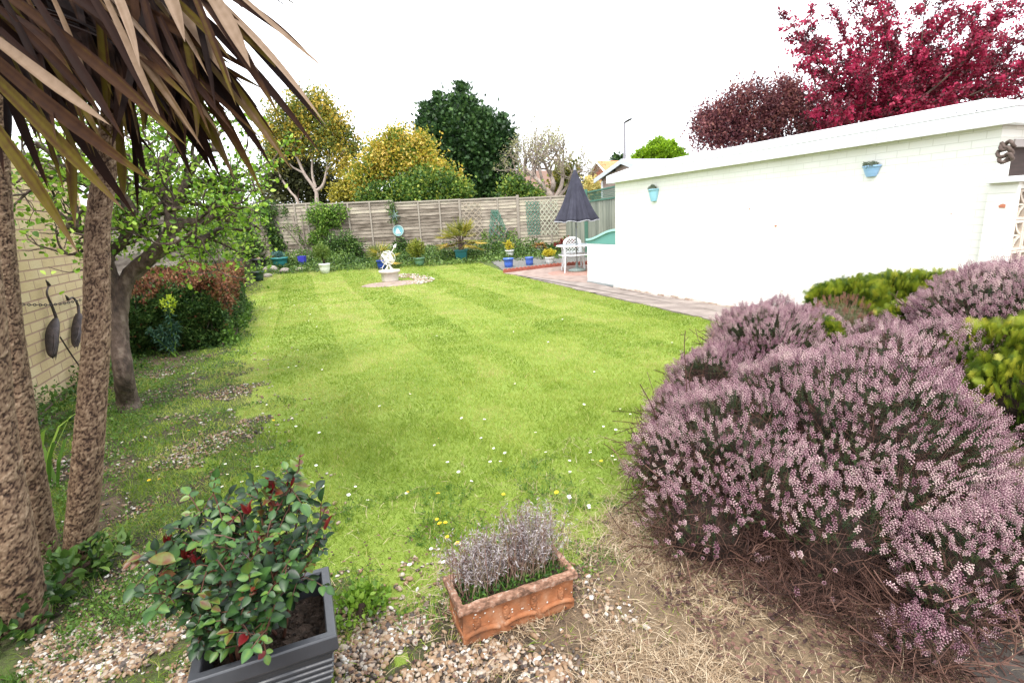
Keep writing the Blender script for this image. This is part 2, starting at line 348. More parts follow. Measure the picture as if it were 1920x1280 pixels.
b = B(); b.lathe((pc[0]-.1, pc[1]-.25, .03), [(.0, .0), (.3, .002), (.6, 0), (.85, -.002), (.87, -.012)], 40); tag(b.build('paving_circle', brickp), 'round red brick paving under the parasol and patio table', 'paving')
gb_m = mat('slate_chippings', [(.05, .05, .045), (.14, .14, .13), (.26, .23, .2)], scale=40, noise=.9, bump=1, bscale=60, rough=.9)
bedp = [G(922, 492), G(946, 510), G(1050, 499), G(1112, 494), G(1112, 480), G(1030, 480), G(945, 486)]
poly_sheet('gravel_bed', bedp, gb_m, .028)
dark_m = mat('dark_paving', [(.02, .016, .014), (.05, .042, .036), (.09, .075, .065)], scale=7, noise=.8, bump=.8, bscale=50, rough=.9)
poly_sheet('pavement', [(1.75, .2, 0), (4.5, .2, 0), (4.5, .9, 0), (2.6, .95, 0), (1.9, .8, 0)], dark_m, .03)

# gravel pebbles
def ico(sub=1):
    import bmesh
    bm = bmesh.new(); bmesh.ops.create_icosphere(bm, subdivisions=sub, radius=1); v = A(*[list(q.co) for q in bm.verts]); f = [[x.index for x in q.verts] for q in bm.faces]; bm.free(); return v, f
ICO1, ICO2, ICO3 = ico(1), ico(2), ico(3)
peb_m = mat('pebbles', [(0, (.03, .024, .02)), (.2, (.09, .07, .06)), (.4, (.20, .115, .06)), (.6, (.27, .18, .11)), (.8, (.31, .25, .19)), (.93, (.38, .34, .29)), (1, (.56, .54, .5))], scale=60, noise=.15, bump=.2, rough=.7)
def pebbles():
    b = B()
    for tm, n, sz, (xa, xb, ya, yb) in ((ICO2, 26000, .0062, (-1.5, 1.1, .9, 2.3)), (ICO1, 15000, .0065, (-2.0, .1, 2.0, 4.6)), (ICO1, 3500, .009, (-2.2, .0, 4.4, 8)), (ICO2, 1500, .0105, (-1.4, .9, 1.0, 2.1))):
        x = U(xa, xb, n); y = U(ya, yb, n); g, s_, l, f = masks(x, y); pn = fbm(x, y, .4, 90)
        k = (U(0, 1, n) < np.clip((1-g)*(1-.8*s_)*np.clip((pn-.33)*7, .15, 1), 0, 1)*.9); x, y = x[k], y[k]; n = len(x)
        r = sz*U(.5, 1.6, n)*np.where(U(0, 1, n) < .1, 1.5, 1)
        pos = np.stack([x, y, gz(x, y)+(fbm(x, y, .35, 40)-.5)*.03+r*.25], 1)
        b.scatter(*tm, pos, rdir(n)*A(1, 1, .15), A(0, 0, 1)+NR(0, .3, (n, 3)), np.stack([r*U(.7, 1.1, n), r*U(1, 1.6, n), r*U(.45, .8, n)], 1), U(0, 1, n)**.8)
    for q, (a, c, w) in enumerate(SPOTS):
        n = int(1700*(w/.2)**2*(.85 if c < 2.6 else .16)); x = a+NR(0, w*.8, n); y = c+NR(0, w*.8, n); k = (U(0, 1, n) < stony(x, y)) & (y > .6); x, y = x[k], y[k]; n = len(x); r = .0062*U(.5, 1.7, n)*(1.2 if c > 2.6 else 1)
        b.scatter(*(ICO2 if c < 2.6 else ICO1), np.stack([x, y, gz(x, y)+(fbm(x, y, .35, 40)-.5)*.03+r*.3], 1), rdir(n)*A(1, 1, .15), A(0, 0, 1)+NR(0, .3, (n, 3)), np.stack([r*U(.7, 1.1, n), r*U(1, 1.6, n), r*U(.45, .8, n)], 1), U(0, 1, n)**.8)
    # ring of pale pebbles round the sundial
    c = G(737, 528); n = 420; a = U(-.3, 2.6, n); rr = U(.62, 1.15, n); x = c[0]+np.cos(a-.9)*rr; y = c[1]+np.sin(a-.9)*rr*1.3
    b.scatter(*ICO1, np.stack([x, y, gz(x, y)+.012], 1), rdir(n), A(0, 0, 1), U(.015, .035, n), U(.6, 1, n))
    return tag(b.build('gravel', peb_m, smooth=True), 'tan and white pebbles scattered over bare soil in the foreground', 'gravel', kind='stuff')
pebbles()
straw_m = leafm('dead_grass', [(.13, .085, .05), (.28, .19, .11), (.44, .33, .21), (.58, .48, .34)], trans=.15, noise=.05)
def straw():
    b = B(); n = 260000; x = U(-.6, 3.2, n); y = U(.5, 3.4, n); g, s_, l, f = masks(x, y)
    c = fbm(x, y, .28, 95); p = np.clip(s_*np.clip((c-.38)*7, .12, 1), .012, 1)*(y < 3.1); k = U(0, 1, n) < p*.8; x, y = x[k], y[k]; n = len(x)
    L = U(.03, .11, n); pos = np.stack([x, y, gz(x, y)+(fbm(x, y, .35, 40)-.5)*.03+U(0, .018, n)], 1)
    d = rdir(n)*A(1, 1, .25)+A(0, 0, .06)
    b.scatter(A([-.5, 0, 0], [.5, 0, 0], [.4, .5, .12], [-.4, .5, .12], [0, 1, -.02]), BLADE[1], pos, d, A(0, 0, 1)+NR(0, .3, (n, 3)), np.stack([U(.0012, .0026, n), L, L], 1), U(0, 1, n))
    return tag(b.build('dry_thatch', straw_m), 'dead straw coloured grass lying on soil beside the heather', 'dead grass', kind='stuff')
straw()
weed_m = leafm('weed_leaves', [(.02, .05, .008), (.05, .12, .015), (.10, .2, .03), (.17, .28, .05)], noise=.1)
def weeds():
    b = B()
    for (n, xa, xb, ya, yb, sz, hh, th) in ((15000, -2.4, -.15, 1.2, 5.5, .016, .05, .45), (16000, -1.5, -.35, 1.2, 2.7, .013, .05, .36), (9000, -.2, 1.8, 1.75, 2.9, .012, .025, .47), (6000, -2.4, -.7, 5.5, 9, .022, .06, .42), (5000, -2.4, -1.25, 2.4, 6.5, .02, .12, .4)):
        x = U(xa, xb, n); y = U(ya, yb, n); c = fbm(x, y, .3, 120); k = c > th; x, y, c = x[k], y[k], c[k]; n = len(x)
        pos = np.stack([x, y, gz(x, y)+U(0, 1, n)*hh*np.clip((c-th)*8, .2, 1)], 1)
        b.scatter(*LEAF, pos, rdir(n, .5), A(0, 0, 1)+NR(0, .5, (n, 3)), sz*U(.6, 1.5, n), np.clip(c+NR(0, .2, n), 0, 1))
        # tufts of longer blades
        m_ = n//4; b.scatter(*BLADE, pos[:m_]*A(1, 1, 0)+A(0, 0, .0)+np.column_stack([np.zeros((m_, 2)), gz(x[:m_], y[:m_])]), rdir(m_, 2.0)*A(1, 1, 1), rdir(m_), np.stack([U(.002, .004, m_), U(.04, .12, m_), U(.04, .12, m_)], 1), U(.3, 1, m_))
    return tag(b.build('ground_weeds', weed_m), 'low leafy weeds and clover creeping over soil at the left', 'weeds', kind='stuff')
weeds()
ivy_m = leafm('ivy_leaves', [(.012, .03, .008), (.03, .075, .014), (.07, .14, .025), (.16, .25, .05)], rough=.4, noise=.15, trans=.2)
def bed_cover():
    b = B(); n = 26000; s = 17.9+U(0, 1, n)**.8*2.7; w = U(-9.2, 3.4, n); x = s*sin(YAW)+w*cos(YAW); y = s*cos(YAW)-w*sin(YAW)
    c = fbm(x, y, .8, 140); k = (c > .3); x, y, c, s = x[k], y[k], c[k], s[k]; n = len(x)
    hh = np.interp(s, [17.5, 18.6, 20.6], [.04, .16, .42])*np.clip((c-.3)*4, .1, 1)
    pos = np.stack([x, y, gz(x, y)+U(0, 1, n)*hh], 1)
    b.scatter(*LEAF, pos, rdir(n, .4), A(0, 0, 1)+NR(0, .6, (n, 3)), U(.04, .10, n), np.clip(c+NR(.05, .25, n)+.25*(s < 18.6), 0, 1))
    return tag(b.build('ground_ivy', ivy_m), 'green ivy and ground cover filling the bed along the fence', 'ground cover', kind='stuff')
bed_cover()

# daisies and dandelions
wh = mat('daisy_petals', [(.8, .8, .8), (.85, .83, .82)], noise=.1, rough=.6); ye = mat('dandelion_yellow', [(.75, .5, .02), (.85, .62, .03)], noise=.3, rough=.6); stg = mat('flower_stalk', [(.06, .12, .02), (.1, .18, .03)], noise=.2)
def flower_proto(name, label, cat, group, r, mt, n=13, centre=True):
    o = thing(name, (0, 0, 0), label, cat, group)
    b = B(); a = np.arange(n)*2*pi/n
    for lay in range(1 if centre else 3):
        d = np.stack([np.cos(a+lay*.2), np.sin(a+lay*.2), np.full(n, .1+.35*lay)], 1)
        b.scatter(A([-.16, 0, 0], [.16, 0, 0], [.26, .7, .04], [-.26, .7, .04], [0, 1, .02]), BLADE[1], np.tile(A(0, 0, .035), (n, 1)), d, A(0, 0, 1), r*(1-.2*lay), .5)
    b.build('petals', mt, o)
    if centre: c = B(); c.lathe((0, 0, .035), [(.0, r*.35), (r*.22, r*.25), (r*.3, 0)], 8); c.build('flower_centre', ye, o)
    s = B(); s.tube([(0, 0, -.02), (.002, 0, .01), (0, 0, .036)], .0012, 4); s.build('stalk', stg, o)
    return o
def copies(proto, spots, tilt=.3, zone=None):
    first = True
    for p in spots:
        if first: o = proto; first = False
        else:
            o = proto.copy(); sc.collection.objects.link(o)
            for ch in proto.children:
                c = ch.copy(); sc.collection.objects.link(c); c.parent = o
        if zone: o['label'] = zone(p)
        o.location = [float(q) for q in p]; o.rotation_euler = (U(-tilt, tilt), U(-tilt, tilt), U(0, 6)); s = U(.8, 1.2); o.scale = (s, s, s)
px = [(575, 186), (617, 182), (754, 100), (741, 279), (838, 282), (1042, 291), (1187, 300), (1048, 339), (1036, 393), (1120, 381), (1090, 246)]
dz = [(x/2.462, 760+y/2.462) for x, y in px]
px = [(58, 543), (190, 617), (193, 515), (331, 367), (200, 660), (320, 690), (170, 355), (205, 353), (626, 557), (1035, 616), (1140, 627), (917, 726), (900, 751), (1132, 718), (1196, 765), (1253, 792), (1220, 837), (1176, 840), (962, 845), (1400, 686), (1453, 791), (1565, 829), (1568, 892), (1680, 780), (1678, 796), (1683, 832), (1778, 817), (1800, 829), (1868, 853), (1797, 675), (1738, 656), (1634, 548), (1690, 380), (1650, 388), (1867, 440), (1298, 443), (1072, 938), (755, 993), (495, 960), (336, 958), (465, 1005), (556, 1030), (302, 853), (276, 943), (8, 860), (1668, 1060), (1575, 1018), (767, 492), (1825, 567), (1533, 115), (1333, 20), (265, 120), (308, 150), (112, 92), (1020, 890), (1875, 596)]
dz += [(480+x/2.667, 560+y/2.667) for x, y in px]
dz += [(x/3.2+740, 880+y/3.2) for x, y in ((72, 165), (97, 615), (312, 596), (225, 507), (1050, 45), (1172, 252), (1060, 195), (1440, 170))]
dz += [(U(490, 640), U(520, 600)) for _ in range(26)]+[(U(480, 1000), U(505, 545)) for _ in range(22)]+[(U(700, 1300), U(560, 700)) for _ in range(8)]
copies(flower_proto('daisy', 'small white daisy with yellow centre growing in the lawn', 'flower', 'daisies dotted over the lawn', .0105, wh), [G(*q) for q in dz], zone=lambda p: 'small white daisy with yellow centre growing '+('in the far lawn below the fence' if p[1] > 14 else 'in the lawn beside the rusty hedge' if p[1] > 8 and p[0] < 0 else 'in the far middle of the lawn' if p[1] > 8 else 'in the middle of the lawn' if p[1] > 4.5 else 'in stony grass beside the palm trunks' if p[0] < -.6 else 'in the grass by the rose planter' if p[0] < .1 else 'in the lawn near the big heather' if p[0] > 1.0 else 'in the near lawn behind the terracotta trough'))
dd = [(836, 990), (829, 992), (822, 938), (862, 1031), (844, 1018), (512, 795), (355, 815), (282, 908), (301, 906), (1128, 871), (821, 980), (945, 936), (1046, 932), (765, 932)]
copies(flower_proto('dandelion', 'yellow dandelion flower growing low in the grass', 'flower', 'dandelions in the grass', .012, ye, 18, False), [G(*q, .01) for q in dd], zone=lambda p: 'yellow dandelion flower growing low in the grass '+('beside the terracotta trough' if p[0] > .2 and p[1] < 3.2 and p[0] < .9 else 'on the stony left side of the lawn' if p[0] < -.3 else 'at the lawn edge near the heather' if p[0] > .9 else 'in the open lawn'))

# ------------------------------------------------------------------ left brick wall
reseed(102)
bw = mat('yellow_brick', [(.34, .25, .13), (.46, .36, .2), (.52, .44, .28)], scale=2.2, noise=.5, bump=.5, bscale=35, rough=.95, brick=dict(axis=1, w=.31, h=.1, m=.009, col=(.3, .2, .14), var=.9), bdist=.012)
t = thing('garden_wall', (-2.46, 4, 0), 'yellow brick garden wall at the left behind the palm trunks', 'wall')
b = B(); b.box((-2.72, -2.5, -.1), (-2.46, 8.7, 2.42)); b.build('brickwork', bw, t)
b = B()
for i in range(25): b.box((-2.75, -2.5+i*.45, 2.42), (-2.43, -2.06+i*.45, 2.5), U(.3, .7))
b.build('coping', mat('coping_stone', [(.3, .26, .2), (.42, .38, .32)], scale=9, noise=.5, bump=.5, rough=.95), t, bevel=.006)
# metal birds and chain on the wall
iron = mat('dark_iron', [(.02, .018, .02), (.06, .05, .05), (.12, .09, .08)], scale=20, noise=.7, bump=.4, rough=.55, metal=.6)
XW = -2.41
def wp(px, py, dx=0): return atX(px, py, XW+dx)
def bird(head, neck, body, legs, label):
    o = thing('metal_bird', wp(*body[1]), label, 'wall ornament')
    b = B(); pts = smooth_path([wp(*q, .02) for q in [head]+neck+[body[0]]], 5); b.tube(pts, np.linspace(.007, .02, len(pts)), 8)
    hd = wp(*head, .02); b.tube([hd+A(0, -.05, .06), hd+A(0, -.02, .035), hd, hd+A(0, 0, -.01)], [.003, .012, .018, .008], 8); b.build('neck', iron, o, True)
    b = B(); bp = smooth_path([wp(*q, .03) for q in body], 6); k = len(bp); b.tube(bp, np.sin(pi*np.linspace(.06, 1, k)**.72)*.058+.003, 12, flat=.5)
    b.build('body', iron, o, True)
    b = B()
    for i in range(7):
        f0 = bp[int(k*.35)]+A(.03, (i-3)*.018, 0); f1 = bp[-1]+A(.02, (i-3)*.012, -.02+.025*abs(i-3)); b.tube([f0, (f0+f1)/2+A(.012, 0, 0), f1], [.006, .012, .002], 5, flat=.4)
    b.build('wing', iron, o, True)
    if legs:
        b = B()
        for s in (0, .02): b.tube(smooth_path([wp(*q, .03)+A(0, s, 0) for q in legs], 3), .004, 5)
        b.build('legs', iron, o, True)
    return o
bird((92, 535), [(88, 550), (98, 575), (106, 598)], [(104, 598), (98, 625), (97, 660), (99, 672)], [(112, 632), (130, 660), (152, 692)], 'dark metal bird with raised curved neck hung on the brick wall, the left one')
bird((128, 562), [(137, 558), (146, 572), (148, 590)], [(147, 588), (146, 612), (142, 640), (140, 652)], None, 'dark metal bird beside the palm trunk, the right one of the wall birds')
o = B(); a, c = wp(34, 570, .03), wp(152, 562, .03); nl = 26
for i in range(nl):
    p = a+(c-a)*(i+.5)/nl+A(0, 0, -.03*sin(pi*(i+.5)/nl)); L = .028; d = nz(c-a); n = A(0, 0, 1) if i % 2 else A(1, 0, 0)
    an = np.linspace(0, 2*pi, 9); o.tube([p+d*cos(q)*L+n*sin(q)*.012 for q in an], .004, 5, cap=False)
tag(o.build('chain', iron, smooth=True), 'dark iron chain strung along the brick wall by the metal birds', 'chain')

# ------------------------------------------------------------------ garage
reseed(103)
GX, GY0, GY1 = 6.38, 3.07, 9.6
wbrick = mat('white_painted_brick', [(.66, .66, .6), (.78, .78, .73), (.84, .84, .8)], scale=1.6, noise=.5, bump=.35, bscale=45, rough=.75, brick=dict(axis=1, w=.235, h=.0745, m=.005, col=(.66, .66, .6), var=.15), bdist=.005)
wbrick2 = mat('white_painted_brick_end', [(.66, .66, .6), (.78, .78, .73), (.84, .84, .8)], scale=1.6, noise=.5, bump=.35, bscale=45, rough=.75, brick=dict(axis=0, w=.235, h=.0745, m=.005, col=(.62, .61, .54), var=.2), bdist=.006)
felt = mat('white_roof_felt', [(.66, .68, .7), (.8, .81, .82)], scale=3, noise=.5, bump=.15, bscale=40, rough=.6)
t = thing('garage', (GX, GY0, 0), 'long white painted brick garage with a flat roof along the path', 'garage')
b = B(); b.box((GX, GY0, -.1), (GX+.22, GY1, 2.2)); b.box((GX+.22, GY1-.22, -.1), (GX+3.2, GY1-.001, 2.2)); b.box((GX+3.2, GY0, -.1), (GX+3.4, GY1, 2.2)); b.build('wall', wbrick, t)
b = B(); b.box((GX+.22, GY0+.002, -.1), (GX+3.2, GY0+.2, 1.70)); b.box((GX+.222, GY0+.002, 2.06), (GX+3.2, GY0+.2, 2.2)); b.build('end_wall', wbrick2, t)
b = B(); prof = [(-.12, 2.19), (-.13, 2.19), (-.13, 2.335), (-.11, 2.345), (.30, 2.50), (.34, 2.51)]
def roofring(off, z): return [(GX+off, GY0+off-.02, z), (GX+off, GY1-off, z), (GX+3.4-off, GY1-off, z), (GX+3.4-off, GY0+off-.02, z)]
rings = [A(*roofring(o_, z_)) for o_, z_ in [(.0, 2.195)]+prof+[(1.5, 2.53)]]; v = np.concatenate(rings); f = []
for i in range(len(rings)-1):
    for j in range(4): f.append([i*4+j, i*4+(j+1) % 4, (i+1)*4+(j+1) % 4, (i+1)*4+j])
f.append([len(rings)*4-4+j for j in range(4)]); b.add(v, f); b.build('roof', felt, t)
b = B(); b.box((GX-.134, GY0-.15, 2.331), (GX-.128, GY1+.1, 2.338)); b.box((GX-.128, GY0-.156, 2.331), (GX+3.4, GY0-.15, 2.338))
for y_ in np.arange(GY0+1.1, GY1, 1.83): b.box((GX-.1345, y_, 2.2), (GX-.1305, y_+.004, 2.33))
b.build('roof_edge', mat('edge_grey', [(.3, .3, .3), (.42, .42, .42)], noise=.4), t)
nails = [(p_, q_) for p_, q_ in ((4.0, 0), (4.6, 1), (3.25, 0), (3.45, 1), (5.6, 1), (6.9, 0), (8.2, 1))]
for y, k in nails: b = B(); b.lathe((GX-.1+.06*k, y, 2.352+.02*k), [(.012, 0), (.01, .008), (0, .01)], 8); b.build('roof_nail', mat('zinc', [(.1, .1, .1), (.2, .2, .2)], rough=.6), t)
# chips of bare brick
for px_, py_, s in ((1405, 392, .016), (1454, 424, .022), (1434, 422, .008), (1386, 478, .008), (1783, 401, .008), (1881, 386, .03)):
    b = B(); p = atX(px_, py_, GX-.004 if px_ < 1860 else GX-.08-.004)
    k = 9; an = np.linspace(0, 2*pi, k, endpoint=False); rr = s*U(.5, 1.1, k); vv = np.stack([np.full(k, p[0]), p[1]+np.cos(an)*rr*1.2, p[2]+np.sin(an)*rr*.8], 1)
    b.add(np.vstack([vv, p-A(.002, 0, 0)]), [[i, (i+1) % k, k] for i in range(k)])
    b.build('bare_brick_patch', mat('bare_brick', [(.4, .13, .07), (.5, .22, .14)], noise=.4, rough=.95), t)
b = B(); n = 34   # crumbling plinth line where paint meets path
for i in range(n):
    y = 3.2+i*.19; b.box((GX-.03-U(0, .02), y, 0), (GX-.002, y+.17, .035+U(0, .03)), U(0, 1))
b.build('plinth', mat('worn_plinth', [(.3, .2, .15), (.5, .42, .35), (.6, .56, .5)], scale=8, noise=.8, bump=1, rough=1), t, bevel=.008)
b = B(); b.box((GX+.23, GY0+.05, 1.70), (GX+3.19, GY0+.16, 2.06)); b.build('window_boarding', mat('dark_boards', [(.02, .012, .01), (.06, .035, .03)], scale=4, noise=.6, stretch=(1, 1, 8), rough=.8), t)
b = B(); b.box((GX+.225, GY0-.012, 2.0), (GX+3.2, GY0+.04, 2.07)); b.build('window_frame', mat('grey_frame', [(.3, .26, .24), (.42, .38, .36)], noise=.4), t)
# low screen wall with pierced blocks in front of the garage end
XS = atY(1897, 372, 2.9)[0]
t = thing('screen_wall', (GX, 2.9, 0), 'cream pierced concrete block screen wall with white pier at the right edge', 'screen wall')
scr = mat('cream_concrete', [(.45, .38, .3), (.6, .52, .43), (.7, .64, .56)], scale=10, noise=.5, bump=.4, bscale=60, rough=.9)
b = B(); b.box((GX-.08, 2.84, -.1), (XS-.004, 3.068, 1.66)); b.build('pier', wbrick2, t)
b = B(); b.box((GX-.14, 2.80, 1.66), (GX+3.1, 3.067, 1.715)); b.build('coping', mat('wall_coping', [(.6, .64, .6), (.75, .77, .74)], scale=8, noise=.5, bump=.3, rough=.8), t, bevel=.006)
b = B(); b.box((XS, 2.85, -.1), (GX+3.1, 3.06, .13)); b.box((XS, 2.87, 1.6), (GX+3.1, 3.06, 1.658)); b.build('brick_base', wbrick2, t)
S = .29
def block(x0, z0):
    b = B(); y0, y1 = 2.90, 2.99
    for lo, hi in (((0, 0), (S, .028)), ((0, S-.028), (S, S)), ((0, .028), (.028, S-.028)), ((S-.028, .028), (S, S-.028))): b.box((x0+lo[0]+.001, y0, z0+lo[1]+.001), (x0+hi[0]-.001, y1, z0+hi[1]-.001))
    # quarter arcs from the corners and a cross through the middle
    c = A(x0+S/2, 0, z0+S/2)
    for k in range(4):
        a = k*pi/2; cc = c+A(cos(a+pi/4), 0, sin(a+pi/4))*S*.707
        an = np.linspace(a+pi, a+3*pi/2, 8); pts = [cc+A(cos(q)*S*.47, 0, sin(q)*S*.47) for q in an]
        for i in range(7):
            p, q = pts[i], pts[i+1]; n = nz(A(-(q-p)[2], 0, (q-p)[0]))*.012
            v = [A(e[0], y, e[2]) for y in (y0+.004, y1-.004) for e in (p-n, q-n, q+n, p+n)]
            b.add(A(*v), [[0, 1, 2, 3], [7, 6, 5, 4], [0, 4, 5, 1], [2, 6, 7, 3]])
    for d in (A(1, 0, 0), A(0, 0, 1)):
        e = A(0, 0, 1) if d[0] else A(1, 0, 0)
        p0, p1 = c-d*(S/2-.029), c+d*(S/2-.029); lo = np.minimum(p0-e*.01, p1-e*.01); hi = np.maximum(p0+e*.01, p1+e*.01); o_ = .001 if d[0] else .0
        b.box((lo[0], y0+.008+o_, lo[2]), (hi[0], y1-.008-o_, hi[2]))
    return b
for i in range(8):
    for j in range(5): block(XS+i*(S+.005), .135+j*(S+.003)).build('screen_block', scr, t)
# coiled ornament on the corner
t = thing('coiled_ornament', (6.3, 3.0, 1.9), 'dark twisted rope-like ornament hung on the garage corner', 'wall ornament')
b = B(); c0 = atX(1887, 285, GX-.09)
for k, (dy, dz_, r) in enumerate(((0, .055, .045), (.01, 0, .05), (-.005, -.055, .045))):
    an = np.linspace(0, 2*pi, 18); b.tube([c0+A(.02*sin(2*q), dy+cos(q)*r*1.1, dz_+sin(q)*r*.7+.01*cos(3*q)) for q in an], .017, 8, noise=.15, seed=k)
b.tube([c0+A(0, .05, .09), c0+A(-.01, 0, .03), c0+A(0, -.05, -.02), c0+A(0, .02, -.1)], .016, 8); b.build('coil', mat('dark_wood', [(.05, .03, .025), (.16, .12, .1)], scale=30, noise=.8, bump=.6, rough=.8), t, True)
# wall planters
blue_m = mat('pale_blue_glaze', [(.16, .33, .55), (.28, .48, .72), (.42, .62, .85)], scale=3, noise=.4, stretch=(.3, .3, 12), rough=.3, spec=.5)
def wall_planter(px, py, w, h, col, label):
    p = atX(px, py, GX-.003); o = thing('wall_planter', p, label, 'wall planter', 'blue half pots on the garage wall')
    b = B(); r = w/2; pr = [(r*.55, -h/2), (r*.75, -h*.2), (r*.92, h*.2), (r, h/2-.02), (r*1.06, h/2-.018), (r*1.06, h/2), (r*.95, h/2), (r*.9, h/2-.03)]
    b.lathe(p, pr, 24, a0=pi/2, a1=3*pi/2, sx=.8); b.lathe(p+A(0, 0, -h/2), [(0, 0), (r*.55, 0)], 24, a0=pi/2, a1=3*pi/2, sx=.8)
    b.build('pot', col, o, True)
    b = B(); b.lathe(p+A(0, 0, h/2-.03), [(0, .005), (r*.92, 0)], 16, a0=pi/2, a1=3*pi/2, sx=.8); b.build('soil', soil_m, o)
    b = B(); crown(b, [(p+A(-r*.4, 0, h/2+.0), A(r*.35, r*.75, h*.28))], 110, .012, 10, .02, upb=.8); b.build('foliage', leafm('sedum', [(.10, .13, .09), (.25, .3, .22), (.42, .46, .38)]), o)
wall_planter(1635, 321, .20, .125, blue_m, 'pale blue half pot with grey-green plant high on the wall near the garage corner')
wall_planter(1227, 366, .25, .22, mat('aqua_glaze', [(.22, .48, .62), (.38, .68, .82)], noise=.4, scale=4, stretch=(.3, .3, 8), rough=.35), 'pale aqua half pot nearly empty at the far end of the garage wall')

# ------------------------------------------------------------------ storage box
reseed(104)
t = thing('storage_box', (6.45, 9.7, 0), 'white garden storage box with curved teal lid at the end of the garage', 'storage box')
whp = mat('white_plastic', [(.74, .76, .76), (.82, .83, .82)], scale=2, noise=.4, rough=.45); teal = mat('teal_plastic', [(.10, .30, .27), (.16, .38, .34)], scale=2, noise=.4, rough=.5); teal2 = mat('pale_teal', [(.3, .55, .52), (.4, .65, .6)], noise=.3, rough=.5)
bx0, bx1, by0, by1 = 6.42, 7.2, 9.62, 10.85
b = B(); b.box((bx0, by0, .05), (bx1, by1, .93)); b.build('body', whp, t, bevel=.012)
b = B()
for i in range(3): b.box((bx0-.006, by0+.06, .2+.24*i), (bx0, by1-.06, .215+.24*i))
b.build('panel_rib', whp, t)
b = B(); b.box((bx0-.012, by0-.01, -.01), (bx1, by1+.015, .05)); b.build('base', mat('grey_base', [(.25, .28, .28), (.35, .38, .38)], noise=.3), t)
n = 14; ys_ = np.linspace(by0, by1, n); zt = .99+.22*(.5+.5*np.cos(np.linspace(0, pi, n)))
v = []; 
for y, z in zip(ys_, zt): v += [[bx0-.004, y, .93], [bx0-.004, y, z], [bx1, y, z], [bx1, y, .93]]
f = []
for i in range(n-1):
    a = 4*i; f += [[a, a+4, a+5, a+1], [a+1, a+5, a+6, a+2], [a+2, a+6, a+7, a+3]]
f += [[0, 1, 2, 3], [4*n-1, 4*n-2, 4*n-3, 4*n-4]]
b = B(); b.add(A(*v), f); b.build('lid', teal, t)
b = B(); pts = [A((bx0+bx1)/2, y, z+.022) for y, z in zip(ys_, zt)]
v = []; f = []
for i, (y, z) in enumerate(zip(ys_, zt)): v += [[bx0-.035, y-.01, z+.001], [bx0-.035, y-.01, z+.05], [bx1+.03, y-.01, z+.05], [bx1+.03, y-.01, z+.001]]
for i in range(n-1):
    a = 4*i
    for j in range(4): f.append([a+j, a+4+j, a+4+(j+1) % 4, a+(j+1) % 4])
f += [[0, 1, 2, 3], [4*n-1, 4*n-2, 4*n-3, 4*n-4]]; b.add(A(*v), f); b.build('lid_rim', teal2, t)

# ------------------------------------------------------------------ back fence
reseed(105)
FD = 20.8
def fp(px, py, d=FD): return W(px, py, d)
wood = mat('weathered_fence', [(.10, .08, .06), (.21, .175, .14), (.33, .285, .23), (.42, .38, .29)], scale=3, noise=.5, stretch=(1, 1, 7), bump=.5, bscale=20, rough=.95)
postm = mat('fence_post', [(.20, .17, .14), (.34, .3, .25)], scale=5, noise=.5, rough=.95)
t = thing('back_fence', fp(760, 475), 'weathered grey lap panel fence across the back of the garden', 'fence')
P0, P1 = fp(466, 483), fp(1062, 456); dirf = P1-P0; dirf[2] = 0; LF = np.linalg.norm(dirf); dirf /= LF; nrm = A(dirf[1], -dirf[0], 0)
if nrm@(CAM-P0) < 0: nrm = -nrm
def fpt(u, z, o=0): return A(P0[0], P0[1], 0)+dirf*u+nrm*o+A(0, 0, z)
def fu(px):    # distance along the fence under a pixel column
    a = fp(px, 420); return float((a-P0)@dirf)
def fbox(b, u0, u1, z0, z1, o0, o1, tint=.5):
    v = A(*[fpt(u, z, o) for z in (z0, z1) for u, o in ((u0, o0), (u1, o0), (u1, o1), (u0, o1))])
    return b.add(v, [[0, 3, 2, 1], [4, 5, 6, 7], [0, 1, 5, 4], [1, 2, 6, 5], [2, 3, 7, 6], [3, 0, 4, 7]], tint)
ztop = lambda px, py: fp(px, py)[2]
posts = [(466, 388, .06), (603, 381, .10), (741, 379, .08), (865, 376, .09), (972, 369, .11), (1062, 371, .08)]
zb = .42
for i, (px_, py_, w) in enumerate(posts):
    b = B(); fbox(b, fu(px_)-w/2, fu(px_)+w/2, zb-.1, ztop(px_, py_)+.05, -.06, .07); b.build('post', postm, t, bevel=.01)
